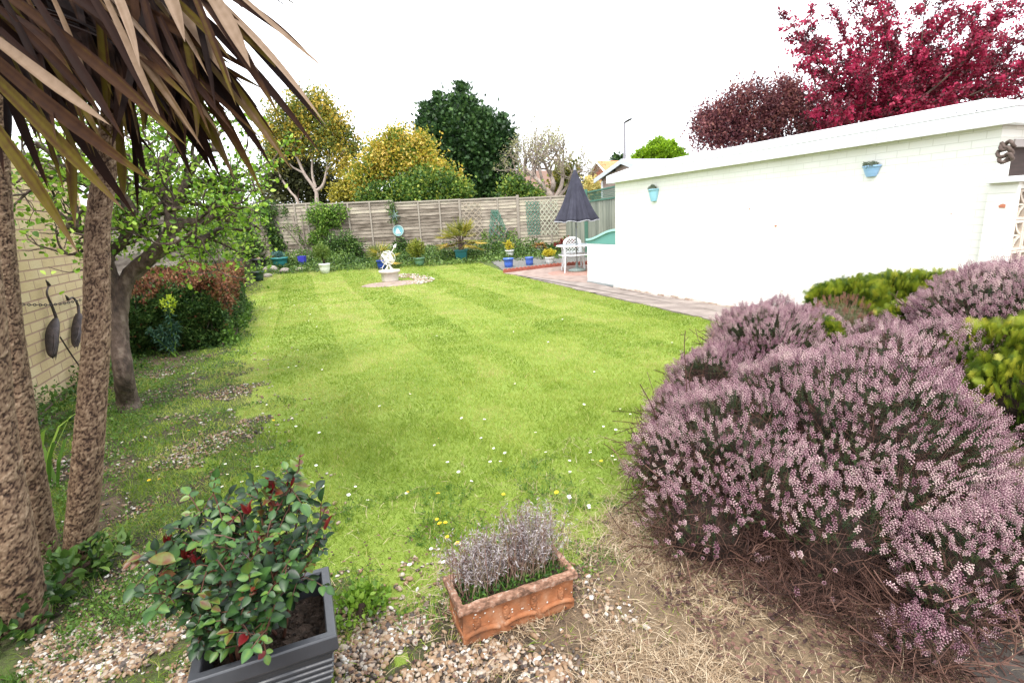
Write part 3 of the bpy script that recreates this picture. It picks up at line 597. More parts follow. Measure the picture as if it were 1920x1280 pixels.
for i in range(5):
    (pa, ya, wa), (pb, yb_, wb_) = posts[i], posts[i+1]; u0, u1 = fu(pa)+wa/2+.003, fu(pb)-wb_/2-.003; zt_ = .5*(ztop(pa, ya)+ztop(pb, yb_))-.02
    b = B(); k = 15; hgt = (zt_-zb-.08)/k; m_ = 14; us = np.linspace(u0, u1, m_); tt = U(.2, .8)
    for j in range(k):
        z0 = zb+.08+j*hgt; wv = .012*np.cumsum(NR(0, .5, m_)); wv -= wv.mean(); tn = np.clip(tt+NR(0, .22), 0, 1); v = []
        for q in range(m_): v += [fpt(us[q], z0-.015+wv[q]*.6, .030), fpt(us[q], z0+hgt*1.1+wv[q], .004), fpt(us[q], z0+hgt*1.1+wv[q], -.006), fpt(us[q], z0-.015+wv[q]*.6, .018)]
        v = A(*v); f = []
        for q in range(m_-1):
            a = 4*q
            for e in range(4): f.append([a+e, a+4+e, a+4+(e+1) % 4, a+(e+1) % 4])
        b.add(v, f, np.repeat(np.clip(tn+NR(0, .1, m_), 0, 1), 4))
    b.build('panel', wood, t)
    b = B(); fbox(b, u0-.0, u1+.0, zt_-.02, zt_+.035, -.03, .06, .9); b.build('top_rail', postm, t)
    b = B(); fbox(b, u0, u1, zb-.15, zb+.1, -.03, .035, .2); b.build('gravel_board', postm, t)
    for px_ in {0: (562, 584), 1: (660, 700), 2: (789, 828), 3: (935,), 4: (1003, 1033)}[i]:
        b = B(); u = fu(px_); fbox(b, u-.028, u+.028, zb+.02, zt_-.022, .034, .065, .7); b.build('batten', postm, t)
# closeboard side fence with lattice top, from the back fence to the garage end
t = thing('side_fence', W(1110, 440, 17), 'grey-green close board fence with lattice topping beside the parasol', 'fence')
gwood = mat('green_grey_boards', [(.13, .15, .12), (.24, .26, .21), (.36, .37, .3)], scale=2, noise=.4, stretch=(6, 6, 1), bump=.4, rough=.95); gtrim = mat('green_trellis_paint', [(.05, .14, .10), (.10, .22, .16)], noise=.3, rough=.8)
Q0, Q1 = P1.copy(), W(1192, 440, 13.6); Q0[2] = Q1[2] = 0; dq = Q1-Q0; LQ = np.linalg.norm(dq); dq /= LQ; nq = A(dq[1], -dq[0], 0)
if nq@(CAM-Q0) < 0: nq = -nq
def qbox(b, u0, u1, z0, z1, o0, o1, tint=.5):
    v = A(*[Q0+dq*u+nq*o+A(0, 0, z) for z in (z0, z1) for u, o in ((u0, o0), (u1, o0), (u1, o1), (u0, o1))])
    return b.add(v, [[0, 3, 2, 1], [4, 5, 6, 7], [0, 1, 5, 4], [1, 2, 6, 5], [2, 3, 7, 6], [3, 0, 4, 7]], tint)
um = LQ*.42
b = B(); u = .06
while u < LQ: qbox(b, u, u+.105, 0, 2.28 if u < um else 2.0, 0+.008*(int(u*9.5) % 2), .02+.008*(int(u*9.5) % 2), U(.1, .9)); u += .108
b.build('boards', gwood, t)
b = B(); qbox(b, um-.06, um+.04, 0, 2.42, .03, .12); b.build('post', gtrim, t)
b = B(); qbox(b, um+.05, LQ, 2.30, 2.345, 0, .05); qbox(b, um+.05, LQ, 2.0, 2.045, 0, .05)
for s in (-1, 1):
    u = um-.3
    while u < LQ+.1:
        a0, a1 = u, u+s*.26; lo, hi = um+.05, LQ
        if min(a0, a1) > lo and max(a0, a1) < hi:
            v = A(*[Q0+dq*(uu+w_)+nq*(.018+.008*s+oo)+A(0, 0, zz) for oo in (0, .007) for uu, zz, w_ in ((a0, 2.045, -.012), (a0, 2.045, .012), (a1, 2.30, .012), (a1, 2.30, -.012))])
            b.add(v, [[0, 1, 2, 3], [7, 6, 5, 4], [0, 4, 5, 1], [2, 6, 7, 3], [0, 3, 7, 4], [1, 5, 6, 2]])
        u += .1
b.build('lattice', gtrim, t)
# left side fence hidden by climbers
t = thing('left_fence', (-2.5, 14, 0), 'old timber fence at the left end behind the fruit tree', 'fence')
b = B(); a = A(-2.6, 8.75, 0); e = A(P0[0]-.1, P0[1], 0); L_ = np.linalg.norm(e-a); dl = (e-a)/L_; nl_ = A(dl[1], -dl[0], 0)
for j in range(16):
    v = A(*[a+dl*u_+nl_*o_+A(0, 0, z_) for z_ in (.1+j*.12, .235+j*.12) for u_, o_ in ((0, 0), (L_, 0), (L_, .02+.01*(j % 2)), (0, .02+.01*(j % 2)))]); b.add(v, [[0, 3, 2, 1], [4, 5, 6, 7], [0, 1, 5, 4], [1, 2, 6, 5], [2, 3, 7, 6], [3, 0, 4, 7]], U(.1, .8))
b.build('boards', wood, t)

# trellises on the back fence
def trellis(pts, n1, n2, mt, label, fan=False, bars=None, w=.022):
    """diamond lattice between four fence pixels: tl tr br bl"""
    q = [A(fu(x), fp(x, y)[2]) for x, y in pts]; o = thing('trellis', fpt(q[3][0], q[3][1], .09), label, 'trellis')
    def bil(a, c): return (q[0]*(1-a)+q[1]*a)*(1-c)+(q[3]*(1-a)+q[2]*a)*c
    b = B()
    def strip(p0, p1, off):
        P, Q = bil(*p0), bil(*p1); d = (Q-P)/max(1e-6, np.hypot(*(Q-P))); n = A(-d[1], d[0])*w/2
        v = A(*[fpt(*(e), off+oo) for oo in (0, .008) for e in (P-n, P+n, Q+n, Q-n)]); b.add(v, [[0, 1, 2, 3], [7, 6, 5, 4], [0, 4, 5, 1], [2, 6, 7, 3], [0, 3, 7, 4], [1, 5, 6, 2]], U(.2, .8))
    asp = n2/n1
    for k in range(-n2, n1+1):
        # line a = k/n1 + c*asp
        for s in (0, 1):
            c0 = max(0, -k/n1/asp); c1 = min(1, (1-k/n1)/asp)
            if c1-c0 > .02:
                a0, a1 = k/n1+c0*asp, k/n1+c1*asp
                if s: a0, a1 = 1-a0, 1-a1
                strip((a0, c0), (a1, c1), .07+.01*s)
    b.build('lattice', mt, o); return o
wt = mat('bleached_lattice', [(.27, .22, .16), (.42, .36, .28)], noise=.4, rough=.9); gt = mat('green_lattice', [(.03, .13, .09), (.09, .23, .17)], noise=.4, rough=.8); pw = mat('pale_lattice', [(.34, .36, .27), (.5, .5, .4)], noise=.4, rough=.8)
trellis([(870, 380), (904, 378), (906, 462), (874, 464)], 3, 8, wt, 'bleached wooden diamond trellis behind the potted fan palm')
trellis([(922, 394), (936, 394), (962, 462), (912, 464)], 5, 7, gt, 'green fan trellis leaning in the middle of the right fence panel')
trellis([(986, 378), (1012, 378), (1012, 440), (988, 441)], 4, 8, gt, 'green diamond trellis right of the thick fence post')
trellis([(1012, 377), (1046, 375), (1046, 440), (1013, 440)], 4, 6, pw, 'cream expanding trellis on the fence beside the parasol', w=.026)
trellis([(505, 392), (528, 392), (531, 478), (508, 480)], 3, 9, mat('dark_lattice', [(.05, .05, .04), (.12, .11, .08)], noise=.3), 'dark narrow trellis overgrown with ivy on the left fence panel')

def climber(name, label, cat, pts, rad, ncl, per, size, mt, stems=None, offs=.15, stem_m=None, tmpl=LEAF, flat=.15):
    """foliage following pixel points over the fence"""
    base = fpt(fu(pts[-1][0]), zb, offs); o = thing(name, base, label, cat); b = B(); blobs = []
    for x, y, r in pts: c = fpt(fu(x), fp(x, y)[2], offs); blobs.append((c, A(r, max(r*.5, flat), r)))
    crown(b, blobs, ncl, rad, per, size, tmpl=tmpl, shell=.1); b.build('foliage', mt, o)
    if stems:
        b = B()
        for s in stems: b.tube(smooth_path([fpt(fu(x), fp(x, y)[2], offs*.6) for x, y in s], 4), np.linspace(.035, .015, 4*(len(s)-1)+1), 6, cap=False)
        b.build('stem', stem_m or paleb, o)
    return o
climber('climbing_ivy', 'dark ivy climbing the narrow trellis on the left fence panel', 'ivy', [(508, 396, .3), (520, 392, .3), (512, 410, .28), (518, 430, .26), (522, 450, .25), (526, 470, .25), (515, 440, .2), (528, 460, .22), (500, 392, .2), (545, 398, .12)], .12, 300, 9, .09, ivy_m)
climber('climbing_ivy', 'ivy covering the left end of the back fence beside the conifer', 'ivy', [(462, 385, .4), (468, 405, .35), (462, 425, .4), (472, 445, .35), (478, 465, .35), (466, 470, .4), (484, 470, .25), (455, 400, .5), (440, 420, .6), (448, 460, .6)], .15, 520, 10, .10, ivy_m, offs=.3)
lg = leafm('light_climber', [(.03, .08, .01), (.08, .18, .02), (.17, .3, .04), (.3, .42, .08)])
climber('climbing_shrub', 'bright green climbing shrub with pale stems above the white bucket pot', 'shrub', [(610, 400, .35), (622, 408, .35), (600, 412, .3), (640, 402, .3), (652, 396, .18), (613, 432, .28), (603, 440, .25), (630, 415, .3), (600, 455, .2), (590, 445, .2)], .13, 330, 9, .10, lg, [[(607, 478), (608, 455), (612, 435), (622, 410)], [(597, 480), (598, 440), (597, 400)], [(620, 470), (622, 440), (626, 415)]])
climber('bare_climber', 'sparse bare-stemmed climber with few leaves on the left fence panel', 'climber', [(565, 430, .13), (548, 425, .1), (590, 400, .1), (575, 455, .15), (560, 440, .1), (580, 410, .08)], .15, 60, 7, .07, lg, [[(577, 480), (573, 450), (574, 420), (574, 392)], [(570, 468), (555, 445), (545, 430), (535, 420)], [(573, 450), (560, 425), (558, 400)], [(580, 478), (575, 460), (570, 440), (560, 415)]])
climber('dark_shrub', 'dark rounded evergreen shrub against the fence between white pot and sundial', 'shrub', [(635, 458, .35), (655, 455, .4), (672, 462, .3), (645, 472, .4), (662, 475, .35), (620, 465, .3)], .14, 420, 10, .085, ivy_m, offs=.5, flat=.4)
climber('fence_ivy', 'ivy growing up the fence post behind the sundial under the plaque', 'ivy', [(742, 400, .12), (745, 412, .1), (750, 455, .25), (755, 468, .3), (760, 478, .35), (742, 470, .25), (741, 388, .15)], .11, 190, 9, .08, ivy_m, offs=.15)
climber('twiggy_climber', 'thin green climber around the green fan trellis', 'climber', [(915, 440, .22), (905, 450, .2), (925, 455, .25), (948, 452, .25), (938, 430, .15), (955, 440, .15), (900, 462, .3), (930, 468, .3), (965, 440, .1)], .14, 130, 8, .07, lg, [[(918, 470), (914, 445), (905, 432)], [(950, 470), (945, 450), (950, 430), (960, 425)], [(955, 470), (955, 445), (968, 432)]], offs=.2)

# boat plaque and star ornament
o = thing('boat_plaque', fpt(fu(749), fp(749, 432)[2], .12), 'round blue plaque with a white sailing boat hung on the fence post', 'plaque')
c = np.array(o.location)
def disc(b, c, r0, r1, off, n=28, tint=.5):
    an = np.linspace(0, 2*pi, n, endpoint=False); i_ = A(*[c+dirf*cos(a)*r0+A(0, 0, sin(a)*r0)+nrm*off for a in an]); j_ = A(*[c+dirf*cos(a)*r1+A(0, 0, sin(a)*r1)+nrm*off for a in an])
    k_ = i_-nrm*.02; l_ = j_-nrm*.02; j = np.arange(n); j2 = (j+1) % n; f = []
    for a, c2 in ((0, 1), (1, 3), (3, 2)): f.append(np.stack([a*n+j, a*n+j2, c2*n+j2, c2*n+j], 1))
    b.add(np.concatenate([i_, j_, k_, l_]), np.concatenate(f), tint)
b = B(); disc(b, c, .002, .2, .0); b.build('disc', mat('plaque_blue', [(.12, .36, .42), (.22, .5, .56)], noise=.4, scale=6, rough=.4), o)
b = B(); disc(b, c, .175, .215, .02); b.build('ring', mat('plaque_rim', [(.25, .42, .42), (.4, .55, .52)], noise=.4, rough=.4), o)
b = B()
for pts in ([(-.02, -.06), (-.02, .13), (-.11, -.06)], [(.0, -.06), (.0, .1), (.07, -.06)]): b.add(A(*[c+dirf*x+A(0, 0, z)+nrm*.012 for x, z in pts]), [[0, 1, 2]])
hull = [(-.13, -.075), (.12, -.075), (.07, -.125), (-.09, -.125)]; b.add(A(*[c+dirf*x+A(0, 0, z)+nrm*.012 for x, z in hull]), [[0, 1, 2, 3]]); b.build('boat', mat('plaque_white', [(.7, .74, .72), (.8, .82, .8)], noise=.3), o)
o = thing('star_ornament', fpt(fu(745), fp(745, 404)[2], .16), 'grey-green metal star ornament hanging above the boat plaque', 'wall ornament'); c = np.array(o.location)
b = B()
for k in range(7):
    a = pi/2+k*2*pi/7; d = dirf*cos(a)+A(0, 0, sin(a)); s_ = dirf*-sin(a)+A(0, 0, cos(a)); L_ = .36 if k == 0 else .25
    b.add(A(c+s_*.05+nrm*.02, c-s_*.05+nrm*.02, c+d*L_, c+nrm*.05), [[0, 2, 3], [2, 1, 3]], .5)
b.tube([c+A(0, 0, -.05), c+A(0, 0, -.25)], .012, 6); b.build('star', mat('verdigris', [(.12, .2, .18), (.28, .36, .33)], noise=.5, scale=12, rough=.7), o)

# ------------------------------------------------------------------ potted plants at the back
reseed(106)
def glaze(name, c, r=.35): return mat(name, [tuple(x*.75 for x in c), c, tuple(min(.85, x*1.2) for x in c)], scale=6, noise=.4, rough=r, spec=.5, bump=.05)
def pot(name, px, py, w, h, col, label, plant=None, taper=.72, square=False, lip=True, cat='potted plant', soil=True):
    p = G(px, py); k = dep(p)/FPX; w *= k; h *= k; o = thing(name, p, label, cat); b = B(); r = w/2
    n = 4 if square else 22; q = math.sqrt(2) if square else 1; rot = pi/4-YAW if square else 0
    lr = 1.08 if lip else 1
    pr = [(0, .002), (r*taper, .0), (r*(taper+.5*(1-taper)), h*.45), (r*.98, h*.84), (r*lr, h*.85), (r*lr, h), (r*.92, h), (r*.88, h*.86)]
    b.lathe(p, [(a*q, z) for a, z in pr], n, rot=rot); b.build('pot', col, o, not square)
    b = B(); b.lathe(p+A(0, 0, h*.87), [(0, .01), (r*.9*q, 0)], n, rot=rot); b.build('soil', soil_m, o)
    if plant: plant(o, p+A(0, 0, h*.9), k)
    return o
def bushy(w, h, mt, size=.05, n=150, tmpl=LEAF, per=9, stemm=None, lift=0):
    def f(o, p, k):
        b = B(); W_, H_ = w*k/2, h*k
        blobs = [(p+A(U(-.4, .4)*W_, U(-.3, .3)*W_, H_*(lift+U(.3, .75)*(1-lift))), A(W_*.6, W_*.6, H_*.3)) for _ in range(6)]
        crown(b, blobs, n, .05, per, size, tmpl=tmpl, shell=.2, upb=.8); b.build('foliage', mt, o)
        b = B()
        for i in range(7): e = p+A(U(-.5, .5)*W_, U(-.5, .5)*W_, H_*.8); b.tube([p, (p+e)/2+NR(0, .02, 3), e], [.012, .009, .004], 5, cap=False)
        b.build('stem', stemm or darkb, o)
    return f
def spiky(w, h, mt, n=60, wid=.03, up_=.6):
    def f(o, p, k):
        b = B(); 
        for i in range(n):
            a = U(0, 2*pi); L = U(.6, 1)*max(w/2, h)*k; el = U(.1, 1.4)*up_+.15
            d = A(cos(a)*cos(el), sin(a)*cos(el), sin(el)); s = nz(np.cross(d, A(0, 0, 1)))*wid; pts = [p+d*L*t_-A(0, 0, .45*L*t_*t_) for t_ in (0, .35, .7, 1)]; ws = [.5, 1, .7, .0]
            v = []; 
            for q, w_ in zip(pts, ws): v += [q-s*w_, q+s*w_]
            b.add(A(*v), [[0, 1, 3, 2], [2, 3, 5, 4], [4, 5, 7, 6]], U(0, 1))
        b.build('leaves', mt, o)
    return f
def fanpalm(w, h, mt, n=16, trunk=.0, drop=.3):
    def f(o, p, k):
        b = B(); s = B(); c = p+A(0, 0, trunk*k)
        for i in range(n):
            a = 2*pi*i/n*2.4+U(0, .5); el = U(-.25, 1.3); R_ = max(w/2, h*.5)*k; d = nz(A(cos(a)*cos(el), sin(a)*cos(el), sin(el)+.05))
            e = c+d*R_*U(.45, .65); s.tube([c, (c+e)/2+A(0, 0, .03), e], [.012, .008, .006], 4, cap=False, tint=.7)
            sd_ = nz(np.cross(d, A(0, 0, 1)+NR(0, .1, 3))); tn = U(0, .7) if el > .1 else U(.7, 1)
            m_ = 13; an = np.linspace(-1.15, 1.15, m_); dd_ = nz(d[None]*np.cos(an)[:, None]+sd_[None]*np.sin(an)[:, None]-A(0, 0, drop))
            b.scatter(*BLADE, np.tile(e, (m_, 1)), dd_, rdir(m_, 2), np.stack([np.full(m_, .035), np.full(m_, R_*.62), np.full(m_, R_*.3)], 1), np.clip(tn+NR(0, .1, m_), 0, 1))
        b.build('leaves', mt, o); s.build('leaf_stalks', darkb if trunk else paleb, o)
        if trunk: q = B(); q.tube([p-A(0, 0, .02), c], [.1, .08], 8, noise=.2); q.build('trunk', darkb, o)
    return f
yg = leafm('yellow_green', [(.09, .12, .01), (.2, .24, .03), (.38, .38, .06)]); bg = leafm('bush_green', [(.06, .11, .02), (.14, .22, .04), (.27, .34, .08)])
palm_m = leafm('palm_leaf', [(.07, .10, .015), (.2, .22, .035), (.4, .34, .05), (.6, .42, .08)]); gold = leafm('gold_leaf', [(.35, .3, .02), (.6, .5, .04), (.75, .66, .08)]); orange = leafm('orange_spiky', [(.14, .18, .03), (.4, .25, .06), (.55, .2, .1)])
terra = mat('terracotta', [(.36, .16, .08), (.5, .25, .13), (.55, .34, .22)], scale=14, noise=.7, bump=.3, rough=.9)
pot('potted_plant', 488, 503, 26, 18, glaze('black_pot', (.03, .03, .035)), 'black pot with tan rim holding dry grass below the ivy at far left', spiky(26, 14, straw_m, 40, .012))
pot('potted_plant', 486, 526, 20, 17, glaze('dark_green_pot', (.03, .06, .045)), 'small dark pot on the ground beside the rusty hedge', None, cat='pot')
pot('potted_plant', 526, 500, 28, 17, glaze('teal_pot', (.03, .20, .20)), 'teal bowl pot with a blue-green plant below the ivied trellis', bushy(22, 14, leafm('bluegreen', [(.05, .13, .12), (.14, .28, .26)]), n=50), taper=.8)
pot('blue_pot', 568, 497, 12, 17, glaze('violet_blue', (.05, .05, .42)), 'small tilted violet-blue pot half hidden in ivy at the fence', None, square=True, lip=False, cat='pot', taper=.8)
pot('potted_plant', 610, 512, 21, 18, glaze('white_pot', (.75, .75, .73)), 'white bucket pot with round green shrub standing on the lawn edge', bushy(36, 36, bg, .05, 240, lift=.1), lip=False)
pot('potted_palm', 716, 504, 17, 16, glaze('cobalt', (.03, .08, .5)), 'cobalt blue pot with yellowing fan palm just behind the sundial', fanpalm(72, 44, palm_m, 14))
pot('potted_plant', 787, 498, 20, 15, glaze('sage_pot', (.13, .25, .17)), 'sage green pot with yellow-green bushy plant right of the sundial', bushy(44, 36, yg, .055, 260))
pot('potted_palm', 866, 487, 22, 19, glaze('deep_teal', (.01, .11, .12)), 'square deep teal pot with large golden-green fan palm by the fence', fanpalm(88, 76, palm_m, 40, 12), square=True, taper=.85)
pot('potted_plant', 956, 482, 16, 13, glaze('white_pot', (.75, .75, .73)), 'small white pot with yellow leaves and a stem left of the gravel bed', bushy(18, 18, gold, .05, 60))
pot('potted_plant', 1012, 473, 16, 12, glaze('grey_white_pot', (.6, .62, .6)), 'pale pot with spreading orange-green spiky plant by the fence', spiky(48, 20, orange, 160, .02))
bpm = glaze('bright_blue', (.07, .16, .6), .3)
pot('blue_pot', 954, 502, 18, 18, bpm, 'bright blue round pot with a ridged rim, left of the two blue pots', None, taper=.85, cat='pot')
pot('blue_pot', 993, 498, 15, 16, glaze('steel_blue', (.07, .14, .48)), 'smaller plain blue pot, right of the two on the gravel bed', None, taper=.9, lip=False, cat='pot')
pot('potted_plant', 1031, 495, 18, 13, glaze('white_pot', (.75, .75, .73)), 'white bucket pot with bright yellow foliage by the table leg', bushy(26, 13, gold, .05, 110), lip=False)
climber('yellow_shrub', 'yellow and orange flowering shrub under the parasol against the side fence', 'shrub', [(1098, 432, .4), (1108, 425, .35), (1104, 445, .4), (1088, 428, .25), (1115, 440, .3), (1110, 455, .35)], .15, 280, 9, .11, leafm('yellow_bloom', [(.16, .2, .03), (.4, .36, .05), (.7, .52, .06), (.7, .4, .15)]), offs=1.9)
climber('red_shrub', 'low red-leaved plant behind the white garden chair', 'shrub', [(1050, 455, .22), (1043, 458, .2), (1060, 458, .2)], .1, 60, 8, .09, leafm('red_leaf', [(.14, .02, .02), (.34, .07, .05)]), offs=1.5)
# scalloped edging
t = thing('scalloped_edging', G(1000, 506), 'red scalloped terracotta edging in front of the gravel bed', 'edging')
e0, e1, e2 = G(944, 512), G(1050, 500), G(1112, 495); n1 = 16
for (a, c, k) in ((e0, e1, 15), (e1, e2, 9)):
    for i in range(k):
        b = B(); p, q = a+(c-a)*i/k, a+(c-a)*(i+1)/k; L_ = np.linalg.norm(q-p); d = (q-p)/L_; nn = nz(np.cross(d, A(0, 0, 1)))*.025; an = np.linspace(0, pi, 7)
        prof = [p-A(0, 0, .02)]+[p+d*L_*(.5-.48*cos(x_))+A(0, 0, .075+.05*sin(x_)) for x_ in an]+[q-A(0, 0, .02)-d*.004]
        m_ = len(prof); v = np.vstack([A(*prof)-nn, A(*prof)+nn]); b.add(v, [[j, (j+1) % m_, (j+1) % m_+m_, j+m_] for j in range(m_)])
        c1_, c2_ = v[:m_].mean(0), v[m_:].mean(0); b.add(np.vstack([v[:m_], c1_]), [[j, (j+1) % m_, m_] for j in range(m_)]); b.add(np.vstack([v[m_:], c2_]), [[(j+1) % m_, j, m_] for j in range(m_)])
        b.build('edging_tile', mat('edging_red', [(.24, .06, .04), (.4, .13, .09)], scale=9, noise=.5, rough=.9), t)
stone_m = mat('rockery_stone', [(.16, .13, .11), (.3, .26, .22), (.42, .38, .34)], scale=8, noise=.8, bump=.8, rough=.95)
for i, (x, y, r, lb) in enumerate(((508, 508, .26, 'brown rockery stone left of the teal bowl'), (535, 510, .2, 'grey rockery stone at the lawn edge below the teal bowl'), (500, 519, .17, 'small rough stone beside the small dark pot'), (563, 507, .16, 'half buried stone below the violet-blue pot'))):
    p = G(x, y); v, f = ICO3; w_ = v*(1+.25*(vn(v[:, 0]+i*3+5, v[:, 1]+v[:, 2]+5, .6, i)[:, None]-.5)); b = B(); b.add(w_*A(r, r*.8, r*.5)+p+A(0, 0, r*.2), f); tag(b.build('stone', stone_m, smooth=True), lb, 'stone', 'stones along the far lawn edge')

# ------------------------------------------------------------------ sundial
reseed(107)
p = G(732, 527); k = dep(p)/FPX
o = thing('armillary_sundial', p, 'white armillary sphere sundial with arrow on a round stone basin', 'sundial')
wm_ = mat('white_paint', [(.66, .64, .58), (.78, .77, .72)], scale=8, noise=.6, rough=.6); stn = mat('pale_stone', [(.5, .45, .38), (.66, .62, .55)], scale=10, noise=.6, bump=.4, rough=.9)
r = 17.5*k; hb = 21*k; b = B(); b.lathe(p, [(0, 0), (r*.86, 0), (r*.88, hb*.1), (r*.9, hb*.7), (r*1.02, hb*.74), (r*1.12, hb*.82), (r*1.12, hb*.98), (r*1.02, hb), (r*.9, hb*.9), (0, hb*.9)], 32); b.build('basin', stn, o, True)
c = p+A(0, 0, hb+22*k); b = B(); leg = B()
for i in range(4):
    a = i*pi/2+.4; leg.tube([p+A(cos(a)*r*.6, sin(a)*r*.6, hb*.9), p+A(cos(a)*r*.28, sin(a)*r*.28, hb+4*k), c+A(cos(a)*.02, sin(a)*.02, -13*k)], [.02, .017, .02], 6)
leg.build('stand', wm_, o, True)
def hoop(b, c, R_, n, w=.03, th=.008):
    n = nz(n); u_ = nz(np.cross(n, A(.3, .5, .8))); v_ = np.cross(n, u_); an = np.linspace(0, 2*pi, 41); vs = []
    for q in an:
        d = u_*cos(q)+v_*sin(q); vs += [c+d*R_-n*w/2, c+d*R_+n*w/2, c+d*(R_-th)+n*w/2, c+d*(R_-th)-n*w/2]
    f = []
    for i in range(40):
        for e in range(4): f.append([4*i+e, 4*i+4+e, 4*i+4+(e+1) % 4, 4*i+(e+1) % 4])
    b.add(A(*vs), f)
Rr = 13.5*k; tilt = nz(RT*.62+A(0, 0, .9))
for nn, w_ in ((np.cross(tilt, FWD), .03), (nz(FWD*A(1, 1, 0)), .035), (tilt, .055), (nz(tilt+FWD*.8), .03), (nz(RT+FWD*.6), .025)):
    b = B(); hoop(b, c, Rr*U(.96, 1.0), nn, w_); b.build('ring', wm_, o)
b = B(); b.tube([c-tilt*Rr*1.55, c+tilt*Rr*1.55], .011, 6); tp = c+tilt*Rr*1.55; b.tube([tp, tp+tilt*.05, tp+tilt*.16], [.012, .05, .001], 6)
tl = c-tilt*Rr*1.55; s_ = nz(np.cross(tilt, FWD)); b.add(A(tl, tl+s_*.07-tilt*.08, tl-tilt*.02, tl-s_*.07-tilt*.08), [[0, 1, 2], [0, 2, 3]]); b.build('arrow', wm_, o)
b = B(); b.lathe(G(737, 531, .014), [(0, .004), (.45, .004), (.62, 0), (.66, -.012)], 30, sx=1.3); tag(b.build('paved_disc', patio_m), 'flat pinkish paving disc under the armillary sundial', 'paving')

# ------------------------------------------------------------------ patio table, parasol, chair
reseed(108)
def ringt(b, c, r, rad, n=36, z=0): an = np.linspace(0, 2*pi, n+1); b.tube([c+A(cos(a)*r, sin(a)*r, z) for a in an], rad, 8, cap=False)
tc_ = pc+A(0, 0, .03); wmet = mat('white_metal', [(.68, .7, .74), (.78, .8, .82)], noise=.3, rough=.4)
o = thing('patio_table', tc_, 'round white metal garden table with glass top around the parasol pole', 'table')
th = .74; rt = .56; b = B(); b.lathe(tc_+A(0, 0, th-.012), [(.03, 0), (rt-.01, 0), (rt-.01, .008), (.03, .008), (.03, 0)], 40)
gm_ = mat('table_glass', [(.5, .56, .58), (.6, .66, .68)], noise=.2, rough=.12); b.build('glass_top', gm_, o)
b = B(); ringt(b, tc_, rt, .02, z=th-.008); b.build('rim', wmet, o, True)
for i in range(4):
    a = i*pi/2+pi/4-YAW; b = B(); b.tube(smooth_path([tc_+A(cos(a)*rt*.97, sin(a)*rt*.97, th-.02), tc_+A(cos(a)*rt*.93, sin(a)*rt*.93, th*.55), tc_+A(cos(a)*rt*1.0, sin(a)*rt*1.0, 0)], 4), .019, 8); b.build('leg', wmet, o, True)
b = B(); ringt(b, tc_, rt*.92, .012, z=.48); 
for i in range(2): a = i*pi/2+pi/4-YAW; b.tube([tc_+A(cos(a)*rt*.92, sin(a)*rt*.92, .48), tc_+A(-cos(a)*rt*.92, -sin(a)*rt*.92, .48)], .011, 6)
b.build('lower_frame', wmet, o, True)
o = thing('parasol', tc_, 'closed navy parasol with pale hem standing in the table centre', 'parasol')
ztop_ = up(1082, 317, pc)[2]; zh = up(1082, 414, pc)[2]; R_ = 36*dep(pc)/FPX
navy = mat('navy_canvas', [(.010, .010, .018), (.028, .028, .045), (.06, .06, .085)], scale=5, noise=.5, rough=.8, bump=.2)
def ca(kk, ph): return kk
b = B(); n = 96; an = np.linspace(0, 2*pi, n, endpoint=False); vs = []; m_ = 22; tn = []
for i in range(m_):
    s = i/(m_-1); rad = R_*(.03+.97*s**.92*(1-.12*sin(pi*s))); pl = 1+(.16*np.cos(8*an)*s+.07*np.cos(24*an+2*np.sin(3*an))*s)*min(1, s*3)
    zz = ztop_-.06-(ztop_-.06-zh)*s+.02*np.cos(8*an)*s; vs.append(np.stack([tc_[0]+np.cos(an)*rad*pl, tc_[1]+np.sin(an)*rad*pl, zz], 1)); tn.append(np.clip(.5+.3*np.cos(8*an+1), 0, 1))
j = np.arange(n); j2 = (j+1) % n; b.add(np.concatenate(vs), np.concatenate([np.stack([i*n+j, i*n+j2, (i+1)*n+j2, (i+1)*n+j], 1) for i in range(m_-1)]), .5); cp = b.build('canopy', navy, o, True)
mo = cp.modifiers.new('s', 'SOLIDIFY'); mo.thickness = .004
b = B(); b.tube(np.vstack([vs[-1], vs[-1][:1]])+A(0, 0, -.006), .011, 5, cap=False); b.build('hem', mat('pale_hem', [(.4, .4, .45), (.6, .6, .65)], noise=.3), o)
b = B(); b.tube([A(*tc_[:2], .05), A(*tc_[:2], ztop_)], .022, 10); b.tube([A(*tc_[:2], ztop_-.08), A(*tc_[:2], ztop_+.06)], [.045, .012], 8); b.build('pole', mat('grey_pole', [(.2, .21, .22), (.35, .36, .37)], noise=.3, rough=.4, metal=.5), o, True)
b = B(); b.lathe(tc_+A(0, 0, .0), [(0, 0), (.25, 0), (.26, .04), (.1, .09), (.04, .1), (.035, .25), (0, .25)], 26); b.build('base', mat('green_grey_base', [(.18, .24, .22), (.3, .36, .33)], noise=.4, rough=.6), o, True)
